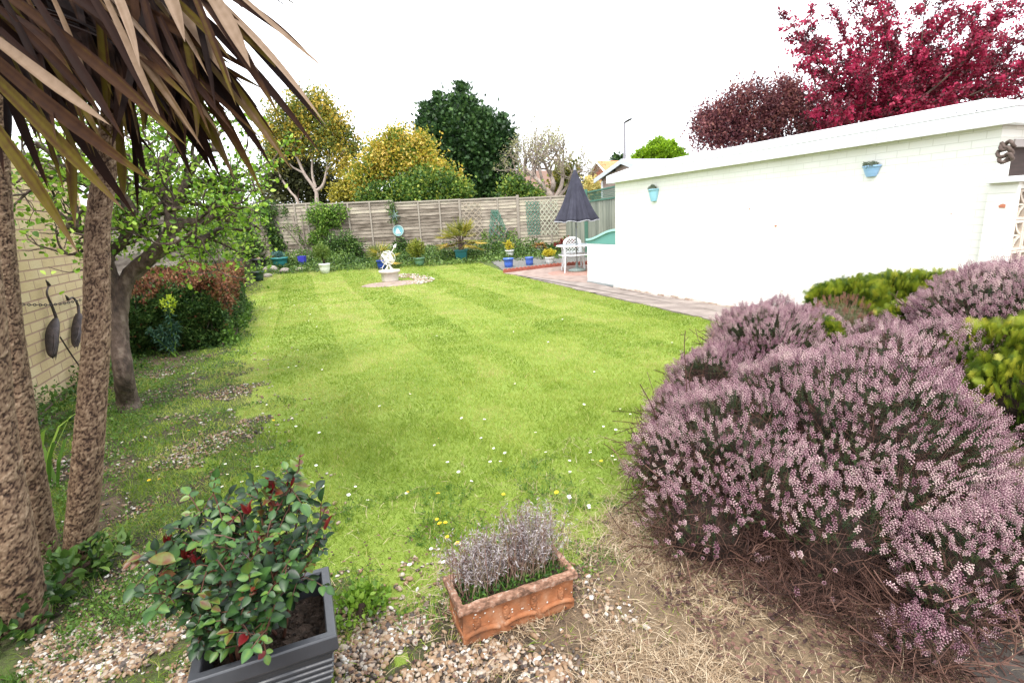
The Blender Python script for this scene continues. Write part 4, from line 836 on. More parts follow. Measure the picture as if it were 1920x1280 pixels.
# monobloc chair behind the table, facing the camera
cb = G(1082, 503); cb = tc_+nz(A(sin(YAW), cos(YAW), 0))*.72; cb[2] = .02
o = thing('plastic_chair', cb, 'white plastic garden chair with a pierced lattice back behind the table', 'chair')
fw = -nz(A(sin(YAW), cos(YAW), 0)); sd2 = A(cos(YAW), -sin(YAW), 0)
def cp_(x, y, z): return cb+sd2*x+fw*y+A(0, 0, z)
b = B(); nxg, nyg = 25, 25; keep = []; v = []
for jy in range(nyg+1):
    for ix in range(nxg+1):
        s = ix/nxg*2-1; tt_ = jy/nyg; wz = .29*(1-.0*tt_); zz = .42+.53*tt_; 
        z2 = .42+(zz-.42)*(1-.22*abs(s)**2.6); x_ = s*wz*(1-.10*tt_**3); v.append(cp_(x_, -.24-.13*tt_+.10*s*s, z2))
f = []
for jy in range(nyg):
    for ix in range(nxg):
        s = (ix+.5)/nxg*2-1; tt_ = (jy+.5)/nyg; hole = abs(s) < .66 and .2 < tt_ < .88 and ((ix//2+jy//2) % 2 == 0) and (ix % 2 == 0 or True) and ((ix//2+jy//2) % 2 == 0) and not (abs(s) > .5 and tt_ > .8)
        if not hole: a = jy*(nxg+1)+ix; f.append([a, a+1, a+nxg+2, a+nxg+1])
b.add(A(*v), f); q = b.build('backrest', whp, o, True); mo = q.modifiers.new('s', 'SOLIDIFY'); mo.thickness = .016
b = B(); v = []
for jy in range(9):
    for ix in range(9): s = ix/4-1; y_ = -.25+.47*jy/8; v.append(cp_(s*.25, y_, .42-.02*cos(s*1.5)-.0+(.0 if jy < 7 else -.02*(jy-6))))
b.add(A(*v), [[jy*9+ix, jy*9+ix+1, jy*9+ix+10, jy*9+ix+9] for jy in range(8) for ix in range(8)]); q = b.build('seat', whp, o, True); mo = q.modifiers.new('s', 'SOLIDIFY'); mo.thickness = .018
for s in (-1, 1):
    b = B(); b.tube(smooth_path([cp_(s*.27, -.27, .62), cp_(s*.30, -.05, .66), cp_(s*.30, .18, .65), cp_(s*.29, .24, .58), cp_(s*.26, .22, .43)], 4), .026, 8, flat=.5); b.build('armrest', whp, o, True)
    b = B(); b.tube([cp_(s*.25, .21, .42), cp_(s*.29, .27, 0)], [.04, .025], 8); b.build('leg', whp, o, True)
    b = B(); b.tube([cp_(s*.24, -.24, .43), cp_(s*.28, -.36, 0)], [.04, .025], 8); b.build('leg', whp, o, True)

# ------------------------------------------------------------------ buildings and lamp beyond the fence
reseed(109)
redb = mat('red_brick', [(.30, .08, .035), (.42, .13, .07), (.5, .2, .12)], scale=3, noise=.5, rough=.95, brick=dict(axis=1, w=.23, h=.075, m=.01, col=(.35, .28, .22), var=.5))
tile = mat('orange_tiles', [(.42, .17, .07), (.55, .26, .12)], scale=3, noise=.6, rough=.9)
whb = mat('white_board', [(.7, .7, .7), (.8, .8, .8)], noise=.3, rough=.6)
def prismroof(b, A0, B0, A1, B1, R0, R1, th=.12):
    """two roof slabs from eaves A,B up to ridge R (0 = front end, 1 = back end)"""
    for E0, E1 in ((A0, A1), (B0, B1)):
        n = A(0, 0, th); v = A(E0, E1, R1, R0); b.add(np.vstack([v, v+n]), [[3, 2, 1, 0], [4, 5, 6, 7], [0, 1, 5, 4], [1, 2, 6, 5], [2, 3, 7, 6], [3, 0, 4, 7]])
pk = W(1126, 306, 46)
hx = pk[0]; o = thing('brick_house', (hx, pk[1], 0), 'red brick house gable with orange tiled roof beyond the fence', 'house')
el = atX(1104, 340, hx); er = A(hx, pk[1]-(el[1]-pk[1]), el[2]); Ld = 9
b = B(); f0 = [A(hx, el[1], 0), A(hx, er[1], 0), A(hx, er[1], er[2]), pk, A(hx, el[1], el[2])]; f1 = [q+A(Ld, 0, 0) for q in f0]
b.add(A(*f0, *f1), [[0, 1, 6, 5], [1, 2, 7, 6], [2, 3, 8, 7], [3, 4, 9, 8], [4, 0, 5, 9]]); b.add(A(*f0), [[0, 1, 2, 4]]); b.add(A(f0[2], f0[3], f0[4]), [[0, 1, 2]]); b.add(A(*f1), [[0, 4, 2, 1]]); b.build('wall', redb, o)
b = B(); u3 = A(0, 0, .05); prismroof(b, el+u3+A(-.4, .3, -.2), er+u3+A(-.4, -.3, -.2), el+u3+A(Ld+.3, .3, -.2), er+u3+A(Ld+.3, -.3, -.2), pk+u3+A(-.4, 0, 0), pk+u3+A(Ld+.3, 0, 0), .15); b.build('roof', tile, o)
b = B()
for q in (el+A(0, .3, -.2), er+A(0, -.3, -.2)): b.tube([q+A(-.43, 0, .02), pk+A(-.43, 0, .08)], .09, 4, cap=True)
b.build('bargeboard', whb, o)
# timber shed behind the garage
sid = mat('timber_siding', [(.22, .15, .12), (.36, .28, .24), (.46, .38, .34)], scale=3, noise=.6, stretch=(1, 1, 10), rough=.9)
pk = W(1172, 300, 16.5); hx = pk[0]; el = atX(1121, 337, hx); er = atX(1202, 311, hx); er = er+(er-pk)*A(0, 1.6, 1.6)
o = thing('timber_shed', (hx, pk[1], 0), 'timber clad shed with grey felt gable roof behind the white garage', 'shed')
b = B(); yl, yr = el[1]-.25, er[1]+.2; Ls = 5.0
zw = lambda y: pk[2]-abs(y-pk[1])*((pk[2]-el[2])/(el[1]-pk[1]) if y > pk[1] else (pk[2]-er[2])/(pk[1]-er[1]))
k = 22; hs = (pk[2]-.0)/k
for i in range(k):
    z0, z1 = i*hs, (i+1)*hs
    ya = min(yl, pk[1]+(pk[2]-z1)*(el[1]-pk[1])/(pk[2]-el[2])); yb_ = max(yr, pk[1]-(pk[2]-z1)*(pk[1]-er[1])/(pk[2]-er[2]))
    if ya-yb_ > .05: b.add(A([hx-.012, ya, z0], [hx-.012, yb_, z0], [hx, yb_, z1], [hx, ya, z1], [hx+.02, ya, z0], [hx+.02, yb_, z0]), [[0, 1, 2, 3], [0, 4, 5, 1]], U(.1, .9))
b.box((hx+.02, yr, 0), (hx+Ls, yl, min(zw(yl), zw(yr))-.02)); b.build('wall', sid, o)
b = B(); prismroof(b, el+A(-.15, 0, 0), er+A(-.15, 0, 0), el+A(Ls, 0, 0), er+A(Ls, 0, 0), pk+A(-.15, 0, 0), pk+A(Ls, 0, 0), .03); b.build('roof', mat('grey_felt', [(.3, .28, .36), (.42, .4, .5)], noise=.4, scale=4, rough=.9), o)
b = B()
for q in (el, er): d = q-pk; v = A(pk, q, q+A(0, 0, -.14), pk+A(0, 0, -.14))+A(-.17, 0, .02); b.add(np.vstack([v, v+A(.025, 0, 0)]), [[0, 1, 2, 3], [7, 6, 5, 4], [0, 4, 5, 1], [2, 6, 7, 3], [1, 5, 6, 2]])
b.build('bargeboard', mat('pale_grey_board', [(.42, .46, .5), (.55, .58, .62)], noise=.3), o)
b = B(); b.box((hx-.03, yl-.1, 0), (hx-.013, yl, zw(yl)-.15)); b.build('corner_board', whb, o)
# house behind the trees
p = W(1000, 372, 42); o = thing('brown_house', (p[0], p[1], 0), 'low brown roofed house mostly hidden behind the bare tree', 'house')
b = B(); b.box((p[0]-3, p[1], 0), (p[0]+4, p[1]+6, p[2]+.6)); b.build('wall', redb, o)
b = B(); c = p; zt_ = p[2]+.6; prismroof(b, A(c[0]-3.3, c[1]-.3, zt_), A(c[0]-3.3, c[1]+6.3, zt_), A(c[0]+4.3, c[1]-.3, zt_), A(c[0]+4.3, c[1]+6.3, zt_), A(c[0]-3.3, c[1]+3, zt_+1.7), A(c[0]+4.3, c[1]+3, zt_+1.7)); b.build('roof', mat('brown_tiles', [(.12, .06, .04), (.2, .11, .07)], noise=.5), o)
# white rendered wall glimpsed behind yellow shrubs
p = W(1140, 352, 19); 
# street lamp
pb = W(1171, 400, 38); pt = W(1171, 230, 38); o = thing('street_lamp', (pb[0], pb[1], 0), 'thin street lamp with flat dark head above the shed roof', 'street lamp')
b = B(); b.tube([A(pt[0], pt[1], 0), A(pt[0], pt[1], pt[2]*.4), pt], [.16, .12, .09], 8); b.build('pole', mat('galvanised', [(.2, .19, .22), (.3, .29, .32)], noise=.3, rough=.5), o, True)
b = B(); e = W(1185, 222, 37.6); d = nz(e-pt); b.tube([pt-d*.1, pt+d*.15, pt+d*.5, e], [.06, .16, .17, .05], 8, flat=.4); b.build('lamp_head', mat('lamp_dark', [(.06, .06, .07), (.12, .12, .13)], noise=.3), o, True)

# ------------------------------------------------------------------ background trees
reseed(110)
def blob(px, py, r, d, sq=1.): k = d/FPX; return (W(px, py, d), A(r*k, r*k, r*k*sq))
def tree(name, label, base_px, blobs, mt, ncl, cr, per, size, d, trunks=None, bm=None, tmpl=LEAF, extra=None, upb=.3, shell=.4, cat='tree', zb=0., **kw):
    p0 = W(base_px[0], base_px[1], d); o = thing(name, (p0[0], p0[1], zb), label, cat)
    b = B(); crown(b, [blob(x, y, r, d+dz_) for x, y, r, dz_ in blobs], ncl, cr, per, size, tmpl=tmpl, upb=upb, shell=shell, **kw)
    if extra: extra(b)
    b.build('crown', mt, o)
    b = B(); gp = A(p0[0], p0[1], zb)
    for tr in (trunks or [[(base_px[0], base_px[1]), (base_px[0], base_px[1]-40)]]):
        w0 = tr[0][2] if len(tr[0]) > 2 else 6
        pts = [W(q[0], q[1], d) for q in tr]
        if abs(tr[0][1]-base_px[1]) < 12: pts = [A(pts[0][0], pts[0][1], zb)]+pts
        pts = smooth_path(pts, 4); b.tube(pts, np.linspace(w0, w0*.35, len(pts))*d/FPX/2, 8, noise=.1, cap=False)
    b.build('trunk', bm or darkb, o, True); return o
gold2 = leafm('golden_conifer', [(.03, .06, .015), (.09, .14, .03), (.20, .22, .03), (.46, .34, .04), (.58, .42, .08)])
gold1 = leafm('golden_leaves', [(.04, .09, .012), (.13, .21, .03), (.34, .32, .03), (.62, .44, .06), (.78, .60, .2)])
green1 = leafm('mid_green', [(.02, .05, .012), (.05, .12, .02), (.13, .22, .03), (.32, .36, .05)])
dkcon = leafm('dark_conifer', [(.006, .02, .006), (.016, .048, .012), (.04, .095, .022), (.09, .17, .04)], trans=.15)
purple = leafm('plum_leaves', [(.05, .015, .022), (.12, .035, .045), (.22, .08, .08), (.3, .13, .1)])
crim = leafm('crimson_blossom', [(.05, .01, .014), (.14, .012, .028), (.30, .014, .05), (.48, .03, .10)])
lime = leafm('lime_dome', [(.08, .15, .005), (.2, .36, .01), (.36, .54, .03)])
SM = (FROND[0]*A(1, 1, 1), FROND[1])
tree('golden_tree', 'tall golden conifer with pale forked trunk behind the fence at left', (590, 385), [(570, 212, 30, 0), (600, 203, 24, 0), (540, 235, 32, 0), (622, 235, 28, 0), (645, 265, 24, 1), (570, 255, 32, 0), (655, 290, 16, 1), (525, 270, 22, 1), (615, 275, 24, 0), (595, 192, 8, 0), (652, 310, 14, 0), (512, 295, 18, 0), (630, 305, 14, 0)], gold2, 430, .42, 50, .15, 27,
     [[(595, 385, 9), (592, 358), (570, 325), (555, 290), (540, 260)], [(590, 360, 7), (605, 348), (612, 320), (620, 270)], [(592, 352, 5), (585, 320), (590, 250), (600, 210)], [(560, 385, 6), (545, 360), (525, 330), (520, 300)], [(612, 320, 4), (640, 290), (655, 270)], [(570, 325, 4), (545, 310), (530, 280)]], paleb, asp=1.)
tree('dark_evergreen', 'dark green understorey conifer below the golden tree', (560, 392), [(535, 330, 34, 0), (575, 345, 36, 1), (615, 335, 22, 1), (520, 360, 30, 0), (600, 370, 24, 1), (560, 300, 26, 1), (640, 355, 12, 1)], leafm('brownish_green', [(.025, .03, .015), (.06, .065, .03), (.12, .13, .05), (.2, .19, .07)]), 420, .4, 24, .2, 28, tmpl=LEAF)
tree('yellow_shrub', 'small mustard yellow shrub between the golden tree and yellow bush', (648, 385), [(650, 360, 16, 0), (640, 372, 14, 0), (660, 345, 12, 0), (668, 368, 14, 0)], leafm('mustard', [(.12, .12, .02), (.3, .27, .03), (.5, .42, .06)]), 120, .3, 22, .17, 25.5)
tree('yellow_bush', 'large yellow-leaved bush with green lower branches over the fence', (765, 385), [(750, 275, 26, 0), (720, 285, 22, 0), (785, 285, 24, 0), (705, 310, 26, 0), (745, 310, 30, 0), (780, 315, 28, 0), (690, 325, 20, 0), (800, 310, 14, 0), (838, 332, 18, -.6), (820, 322, 14, -.5), (745, 258, 12, 0), (792, 268, 12, 0), (680, 345, 20, 0)], gold1, 520, .36, 46, .14, 24.5, [[(765, 385, 8), (760, 350), (745, 300)], [(765, 380, 6), (790, 340), (810, 320)], [(762, 370, 5), (720, 330), (700, 300)]])
tree('green_shrub', 'bright mid-green shrub bulging over the fence under the yellow bush', (790, 385), [(795, 338, 16, 0), (762, 358, 20, 0), (815, 355, 22, -.3), (845, 358, 22, -.5), (865, 362, 14, -.6), (726, 368, 18, 0), (695, 374, 14, 0), (785, 372, 20, -.5), (830, 372, 18, -.6)], green1, 460, .34, 40, .14, 23.8)
# cypress: layered sprays pointing outward and up
def cyp(b):
    d = 27.5; k = d/FPX
    for (x, y, L) in ((866, 172, 30), (852, 190, 20), (822, 185, 14), (880, 192, 16), (800, 205, 10), (905, 212, 14), (940, 225, 14), (955, 262, 10), (792, 235, 12), (808, 255, 10), (958, 300, 12), (790, 290, 8), (868, 166, 8)):
        n = 260; p = W(x, y, d)+NR(0, 1, (n, 3))*A(.16, .16, .0)+A(0, 0, 1)*U(-L*k, .25, n)[:, None]
        b.scatter(*SM, p, rdir(n, .9)+A(np.sign(x-875)*.35, 0, 0), rdir(n), U(.15, .32, n), U(.2, .8, n))
tree('dark_cypress', 'tall dark green layered cypress standing behind the fence centre', (890, 380), [(866, 208, 19, 0), (828, 222, 17, 0), (825, 248, 26, 0), (860, 250, 34, 0), (905, 245, 24, 0), (930, 246, 17, 0), (935, 270, 22, 0), (900, 280, 34, 0), (850, 290, 30, 0), (820, 275, 20, 0), (930, 305, 22, 0), (890, 315, 28, 0), (925, 335, 22, 0), (905, 345, 22, 0), (870, 325, 22, 0), (945, 325, 12, 0), (810, 225, 14, 0), (938, 358, 14, 0)], dkcon, 1000, .5, 34, .22, 27.5, [[(890, 380, 12), (889, 345), (885, 300), (870, 220)]], tmpl=SM, extra=cyp, upb=.45, out=.9, shell=.55)
# bare pollarded tree
p0 = W(1030, 372, 25); o = thing('bare_tree', (p0[0], p0[1], 0), 'gnarled pale bare-branched tree just coming into leaf behind the parasol', 'tree')
b = B(); tips = []; al = []
b.tube(smooth_path([A(p0[0], p0[1], 0), W(1032, 372, 25), W(1025, 362, 25)], 3), .24, 8)
for (pts, r) in (([(1028, 372), (1015, 345), (1000, 330), (985, 315)], .13), ([(1030, 370), (1038, 345), (1030, 325), (1018, 300)], .13), ([(1040, 372), (1052, 350), (1055, 325), (1050, 300)], .12), ([(1030, 365), (1012, 362), (990, 345), (968, 335)], .09), ([(1045, 372), (1062, 352), (1072, 330)], .09), ([(1020, 350), (1012, 320), (1005, 290)], .08)):
    P_ = smooth_path([W(x, y, 25+U(-.6, .6)) for x, y in pts], 3); b.tube(P_, np.linspace(r, r*.5, len(P_)), 6, cap=False)
    for q in (len(P_)//2, len(P_)-3, len(P_)-1):
        for _ in range(2): limbs(b, P_[q], nz(P_[-1]-P_[-3]+rdir(1, .3)[0]*.6), .95, r*.42, 3, tips, 4, .9, .25, .32, 3, 5, .68, al)
b.build('trunk', paleb, o, True); b = B(); tp = A(*[q for q, d_ in tips]); n = len(tp)*4
b.scatter(*LEAF, np.repeat(tp, 4, 0)+NR(0, .08, (n, 3)), rdir(n, .3), rdir(n), U(.05, .10, n), U(0, 1, n)); b.build('crown', leafm('budding', [(.2, .2, .07), (.38, .38, .16), (.52, .5, .3)]), o)
tree('hedge_shrub', 'green and rust undergrowth below the bare tree', (985, 375), [(975, 360, 16, 0), (990, 366, 14, 0), (960, 368, 14, 0), (1005, 368, 12, 0), (968, 345, 12, 0), (950, 350, 12, 0)], green1, 150, .3, 18, .15, 24, cat='shrub')
tree('ochre_tree', 'dark ochre conifer peeping out left of the parasol top', (1070, 372), [(1065, 320, 12, 0), (1070, 335, 14, 0), (1050, 345, 14, 0), (1078, 308, 7, 0), (1056, 330, 12, 0), (1075, 350, 14, 0)], leafm('ochre', [(.03, .05, .012), (.12, .13, .02), (.3, .25, .03)]), 150, .35, 20, .2, 29)
tree('yellow_conifer', 'yellow feathery shrub between parasol and timber shed', (1112, 372), [(1112, 352, 6, 0), (1106, 360, 7, 0), (1116, 362, 7, 0), (1110, 341, 3, 0)], leafm('pale_gold', [(.3, .28, .08), (.55, .46, .14), (.7, .58, .25)]), 120, .16, 20, .12, 19.5, cat='shrub')
tree('lime_tree_dome', 'clipped bright lime green dome of a tree above the garage roof', (1238, 330), [(1238, 298, 30, 0), (1213, 305, 22, 0), (1264, 303, 22, 0), (1234, 286, 20, 0), (1250, 287, 17, 0)], lime, 620, .14, 40, .11, 24, shell=.85, upb=.8)
tree('conifer_tip', 'small dark conifer tip above the tiled roof', (1158, 330), [(1158, 296, 4, 0), (1158, 302, 6, 0)], dkcon, 40, .35, 14, .3, 52)
tree('plum_tree', 'rounded purple-leaved plum tree behind the garage roof', (1420, 330), [(1345, 225, 34, 0), (1380, 205, 34, 0), (1420, 200, 36, 0), (1460, 192, 34, 0), (1500, 200, 36, 0), (1335, 250, 28, 0), (1370, 245, 34, 0), (1420, 240, 40, 0), (1480, 235, 40, 0), (1530, 225, 30, 0), (1322, 215, 12, 0), (1410, 172, 14, 0), (1480, 165, 20, 0), (1325, 238, 22, 0)], purple, 1000, .26, 26, .095, 17, [[(1420, 330, 14), (1425, 270), (1430, 210)], [(1425, 280, 8), (1380, 230), (1350, 215)], [(1425, 270, 8), (1470, 220), (1490, 180)]])
# crimson tree: arching branches hung with blossom clumps
d = 14.5; p0 = W(1640, 330, d); o = thing('crimson_tree', (p0[0], p0[1], 0), 'large crimson blossoming crab apple tree towering over the garage roof', 'tree')
b = B(); cb_ = B(); base = W(1650, 260, d); b.tube([A(base[0], base[1], 0), base], [.2, .15], 8, noise=.1)
targets = [(1505, 70), (1530, 20), (1510, 120), (1560, 90), (1575, 30), (1590, -30), (1625, 60), (1630, -40), (1660, 30), (1690, -50), (1700, 50), (1740, -20), (1745, 60), (1790, 20), (1800, -60), (1840, 50), (1860, -30), (1880, 20), (1900, 90), (1930, 40), (1950, -40), (1980, 110), (1530, 160), (1560, 190), (1600, 150), (1545, 215), (1590, 215), (1860, 130), (1800, 130), (1740, 140), (1680, 150), (1640, 130), (1900, 160), (1480, 40), (1960, 160), (1820, 90), (1700, 110), (1620, 110), (1770, 80), (1850, 160), (1690, 190), (1760, 175), (1660, 200), (2000, 60), (2040, 0), (1940, 100)]
for x, y in targets:
    e = W(x, y, d+U(-1.6, 1.6)); s = base+A(U(-.3, .3), U(-.3, .3), U(-.1, .4)); mid = (s+e)/2+NR(0, .22, 3)+A(0, 0, -.15); P_ = smooth_path([s, mid, e+NR(0, .1, 3)], 8); b.tube(P_, np.linspace(.035, .01, len(P_)), 5, cap=False)
    al = P_[5:]
    for q in al:
        for _ in range(2):
            dd_ = nz(nz(e-s)+rdir(1)[0]*1.1); tw = [q, q+dd_*.2+NR(0, .03, 3), q+dd_*U(.3, .6)+NR(0, .05, 3)]; b.tube(tw, [.01, .006, .003], 3, cap=False)
            n = 46; w_ = U(.1, 1, n)[:, None]**.8; pp = tw[0]+(tw[2]-tw[0])*w_+NR(0, .045, (n, 3)); ct = U(.1, .95)
            cb_.scatter(*LEAF, pp, rdir(n, .2), rdir(n), np.column_stack([U(.07, .13, n), U(.05, .11, n), U(.05, .1, n)]), np.clip(ct+NR(0, .14, n), 0, 1))
crown(cb_, [blob(1700, 200, 60, d+.5), blob(1800, 150, 80, d+.5), blob(1880, 110, 80, d+.5), blob(1620, 215, 40, d), blob(1770, 90, 80, d), blob(1900, 40, 70, d), blob(1690, 90, 50, d), blob(1980, 100, 90, d)], 250, .17, 30, .075, shell=.1)
cb_.build('crown', crim, o); b.build('trunk', darkb, o, True)

# ------------------------------------------------------------------ fruit tree at left
reseed(111)
g0 = G(243, 768); dF = dep(g0)
def F(px, py, dd_=0): return W(px, py, dF-.25+dd_)
o = thing('fruit_tree', g0, 'old spreading fruit tree with bright spring leaves beside the brick wall', 'tree')
b = B(); tips = []; al = []
tk = smooth_path([g0-A(0, 0, .05), g0+A(0, 0, .12), F(232, 700), F(224, 640), F(222, 590), F(228, 545)], 5); b.tube(tk, np.interp(np.arange(len(tk)), [0, 5, 9, len(tk)-1], [.118, .086, .077, .074]), 14, noise=.06)
main = [([(222, 560), (212, 520), (206, 490), (222, 455), (245, 425), (250, 390)], .06, 0, -.3),
        ([(226, 560), (250, 520), (285, 478), (316, 445), (318, 405), (312, 370), (300, 330), (305, 295)], .066, 0, -.1),
        ([(316, 447), (345, 425), (375, 412), (400, 405), (425, 408), (440, 412)], .045, 0, .5),
        ([(250, 520), (300, 470), (360, 455), (385, 440), (415, 425), (440, 412)], .05, .1, .7),
        ([(318, 400), (340, 380), (375, 385), (410, 395)], .03, 0, .4),
        ([(312, 370), (275, 345), (250, 315), (225, 290)], .04, 0, -.3),
        ([(318, 390), (345, 350), (360, 310), (395, 285), (420, 280)], .045, 0, .4),
        ([(250, 400), (215, 360), (170, 335), (120, 320)], .05, -.2, -.6),
        ([(305, 330), (330, 300), (340, 270), (360, 262)], .035, 0, .3),
        ([(206, 490), (180, 450), (150, 430), (110, 420)], .045, -.2, -.6),
        ([(300, 330), (270, 285), (255, 255), (240, 235)], .03, 0, .3),
        ([(345, 350), (400, 335), (440, 330), (475, 318)], .03, .2, .7),
        ([(250, 425), (290, 400), (340, 395)], .03, .3, -.2),
        ([(120, 320), (90, 290), (60, 270)], .03, -.6, -.8), ([(300, 462), (330, 452), (362, 430)], .02, -.1, -.2)]
for pts, r, d0, d1 in main:
    k = len(pts); P_ = smooth_path([F(x, y, d0+(d1-d0)*i/(k-1))+(NR(0, .015, 3) if i else 0) for i, (x, y) in enumerate(pts)], 5); b.tube(P_, np.linspace(r, r*.5, len(P_)), 9, noise=.07, cap=True)
    al += list(P_[len(P_)//3:]); K = len(P_)
    for q in range(K//3, K, 3): limbs(b, P_[q], nz(rdir(1, .75)[0]+.4*nz(P_[-1]-P_[0])), U(.24, .42), min(.018, r*.4), 2, tips, 4, .9, .1, .3, 3, 5, .7, al)
b.build('trunk', bark2, o, True)
al = A(*al); b = B(); n = len(al)*4; pos = np.repeat(al, 4, 0)+NR(0, .05, (n, 3)); ct = np.repeat(U(.2, .8, len(al)), 4)
k = U(0, 1, n) < .42; pos, ct = pos[k], ct[k]; n = len(pos); b.scatter(*OVATE, pos, rdir(n, .5), A(0, 0, 1)+NR(0, .5, (n, 3)), U(.028, .06, n), np.clip(ct+NR(0, .2, n), 0, 1))
crown(b, [(F(300, 470, .2), A(.4, .4, .15)), (F(400, 370, .7), A(.4, .4, .25)), (F(350, 430, .4), A(.4, .3, .15)), (F(250, 360), A(.4, .4, .25)), (F(430, 345, .8), A(.3, .3, .2)), (F(220, 440), A(.3, .3, .15))], 150, .09, 9, .042, tmpl=OVATE, upb=.5, shell=.1)
b.build('crown', leafm('spring_leaves', [(.05, .12, .01), (.13, .27, .02), (.28, .46, .04), (.46, .60, .12)]), o)
# dense green shrub filling behind the fruit tree and monkey puzzle sapling
def shrub(name, label, blobs, mt, ncl, cr, per, size, cat='shrub', tmpl=LEAF, base=None, core=None, **kw):
    bp = base if base is not None else A(blobs[0][0][0], blobs[0][0][1], float(gz(blobs[0][0][0], blobs[0][0][1])))
    o = thing(name, bp, label, cat); b = B(); crown(b, blobs, ncl, cr, per, size, tmpl=tmpl, **kw); b.build('foliage', mt, o)
    b = B()
    for c, r in blobs[:8]: b.tube([A(bp[0]+(c[0]-bp[0])*.3, bp[1]+(c[1]-bp[1])*.3, bp[2]), (bp+c)/2+NR(0, .03, 3), c], [.022, .016, .008], 5, cap=False)
    b.build('stem', darkb, o); return o
shrub('green_shrub', 'mixed green shrubs between the fruit tree and the back fence', [(W(x, y, d_), A(r, r, r)) for x, y, d_, r in ((300, 420, 14, 1.0), (350, 400, 15, 1.1), (400, 420, 14, .8), (420, 450, 13.5, .7), (250, 430, 12, .8), (340, 450, 13, .7), (220, 470, 10.5, .6), (280, 350, 16, 1.0), (440, 380, 16, .6))], leafm('shrub_greens', [(.03, .07, .01), (.08, .16, .02), (.18, .3, .04), (.3, .42, .07)]), 560, .22, 22, .10, base=A(-1.5, 13.5, 0))
mk = G(440, 505); o = thing('monkey_puzzle', mk, 'young dark green spiky monkey puzzle conifer behind the hedge', 'tree')
b = B(); s = B(); dm = dep(mk); tp_ = W(435, 408, dm); s.tube([mk, (mk+tp_)/2, tp_], [.06, .045, .02], 8)
for i in range(34):
    t_ = U(.25, 1); q = mk+(tp_-mk)*t_; a = U(0, 2*pi); el = U(.1, .7); L_ = U(.5, .85)*(1.15-.55*t_); P_ = [q, q+A(cos(a)*cos(el), sin(a)*cos(el), sin(el)*.3)*L_*.5, q+A(cos(a)*cos(el), sin(a)*cos(el), sin(el)*1.1)*L_]
    P_ = smooth_path(P_, 6); s.tube(P_, .012, 4, cap=False); n = 200; w_ = U(0, len(P_)-1.01, n); i_ = w_.astype(int); pp = P_[i_]+(P_[i_+1]-P_[i_])*(w_-i_)[:, None]; ax = nz(P_[-1]-P_[0])
    b.scatter(*LEAF, pp, nz(rdir(n)+ax*.5), ax, np.stack([np.full(n, .05), np.full(n, .085), np.full(n, .06)], 1), U(.1, .9, n))
b.build('leaves', leafm('monkey_puzzle_green', [(.02, .06, .015), (.05, .12, .025), (.1, .2, .04)], trans=.1), o); s.build('trunk', darkb, o)

# ------------------------------------------------------------------ hedge with rusty top
reseed(112)
hx0, hx1, hy0, hy1 = -2.4, -1.02, 8.3, 12.2; o = thing('clipped_hedge', (-1.7, 9.5, 0), 'clipped hedge with rusty brown top growth and dark green sides', 'hedge')
b = B(); n = 52000
f_ = U(0, 1, n); x = U(hx0, hx1, n); y = U(hy0, hy1, n); z = U(.02, .98, n)
face = rng.choice(4, n, p=[.3, .3, .3, .1]); inn = np.abs(NR(0, .05, n))
top = lambda x, y: .93+.24*(fbm(x, y, .4, 200)-.5)*2
y = np.where(face == 0, hy0+inn, y); x = np.where(face == 1, hx1-inn, x); z = np.where(face == 2, 1-np.abs(NR(0, .06, n)), z); 
x = x+(face == 1)*.14*(fbm(y, z*1.2, .4, 210)-.5)*2; y = y+(face == 0).astype(float)*.16*(fbm(x, z*1.2, .4, 220)-.5)*2
z = z*top(x, y)*np.where((x > hx1-.12) | (y < hy0+.15), 1-.04*U(0, 1, n), 1)
rust = ((z > .66+.45*(fbm(x*1.2, y+z, .38, 230)-.5)*2+.12*(face == 0)) & (U(0, 1, n) < .85)) | (U(0, 1, n) < .03)
dd_ = nz(np.stack([(face == 1)*1., (face == 0)*-1., (face == 2)*1.+.25], 1)+rdir(n)*.9)
pos = np.stack([x, y, z], 1)
b.scatter(*LEAF, pos[~rust], dd_[~rust], rdir((~rust).sum()), U(.03, .06, (~rust).sum()), U(0, 1, (~rust).sum())); b.build('green_leaves', leafm('hedge_green', [(.015, .04, .012), (.035, .085, .02), (.07, .14, .03), (.13, .2, .05)]), o, label='dark green lower leaves')
b = B(); b.scatter(*LEAF, pos[rust], dd_[rust], rdir(rust.sum()), U(.03, .06, rust.sum()), U(0, 1, rust.sum())); b.build('rusty_leaves', leafm('hedge_rust', [(.05, .02, .012), (.16, .06, .03), (.30, .12, .065), (.22, .16, .06)]), o, label='rusty brown top leaves')
b = B(); b.box((hx0+.1, hy0+.2, 0), (hx1-.18, hy1-.1, .78)); 
for i in range(160):
    p = A(U(hx0, hx1), U(hy0, hy0+.8) if i % 2 else U(hy0, hy1), .05); e = p+A(NR(0, .15), NR(0, .15), U(.5, .85)); b.tube([p, (p+e)/2+NR(0, .03, 3), e], [.01, .007, .003], 4, cap=False)
b.build('inner_twigs', mat('hedge_inner', [(.01, .01, .006), (.03, .022, .014)], scale=12, noise=.8, rough=1), o)
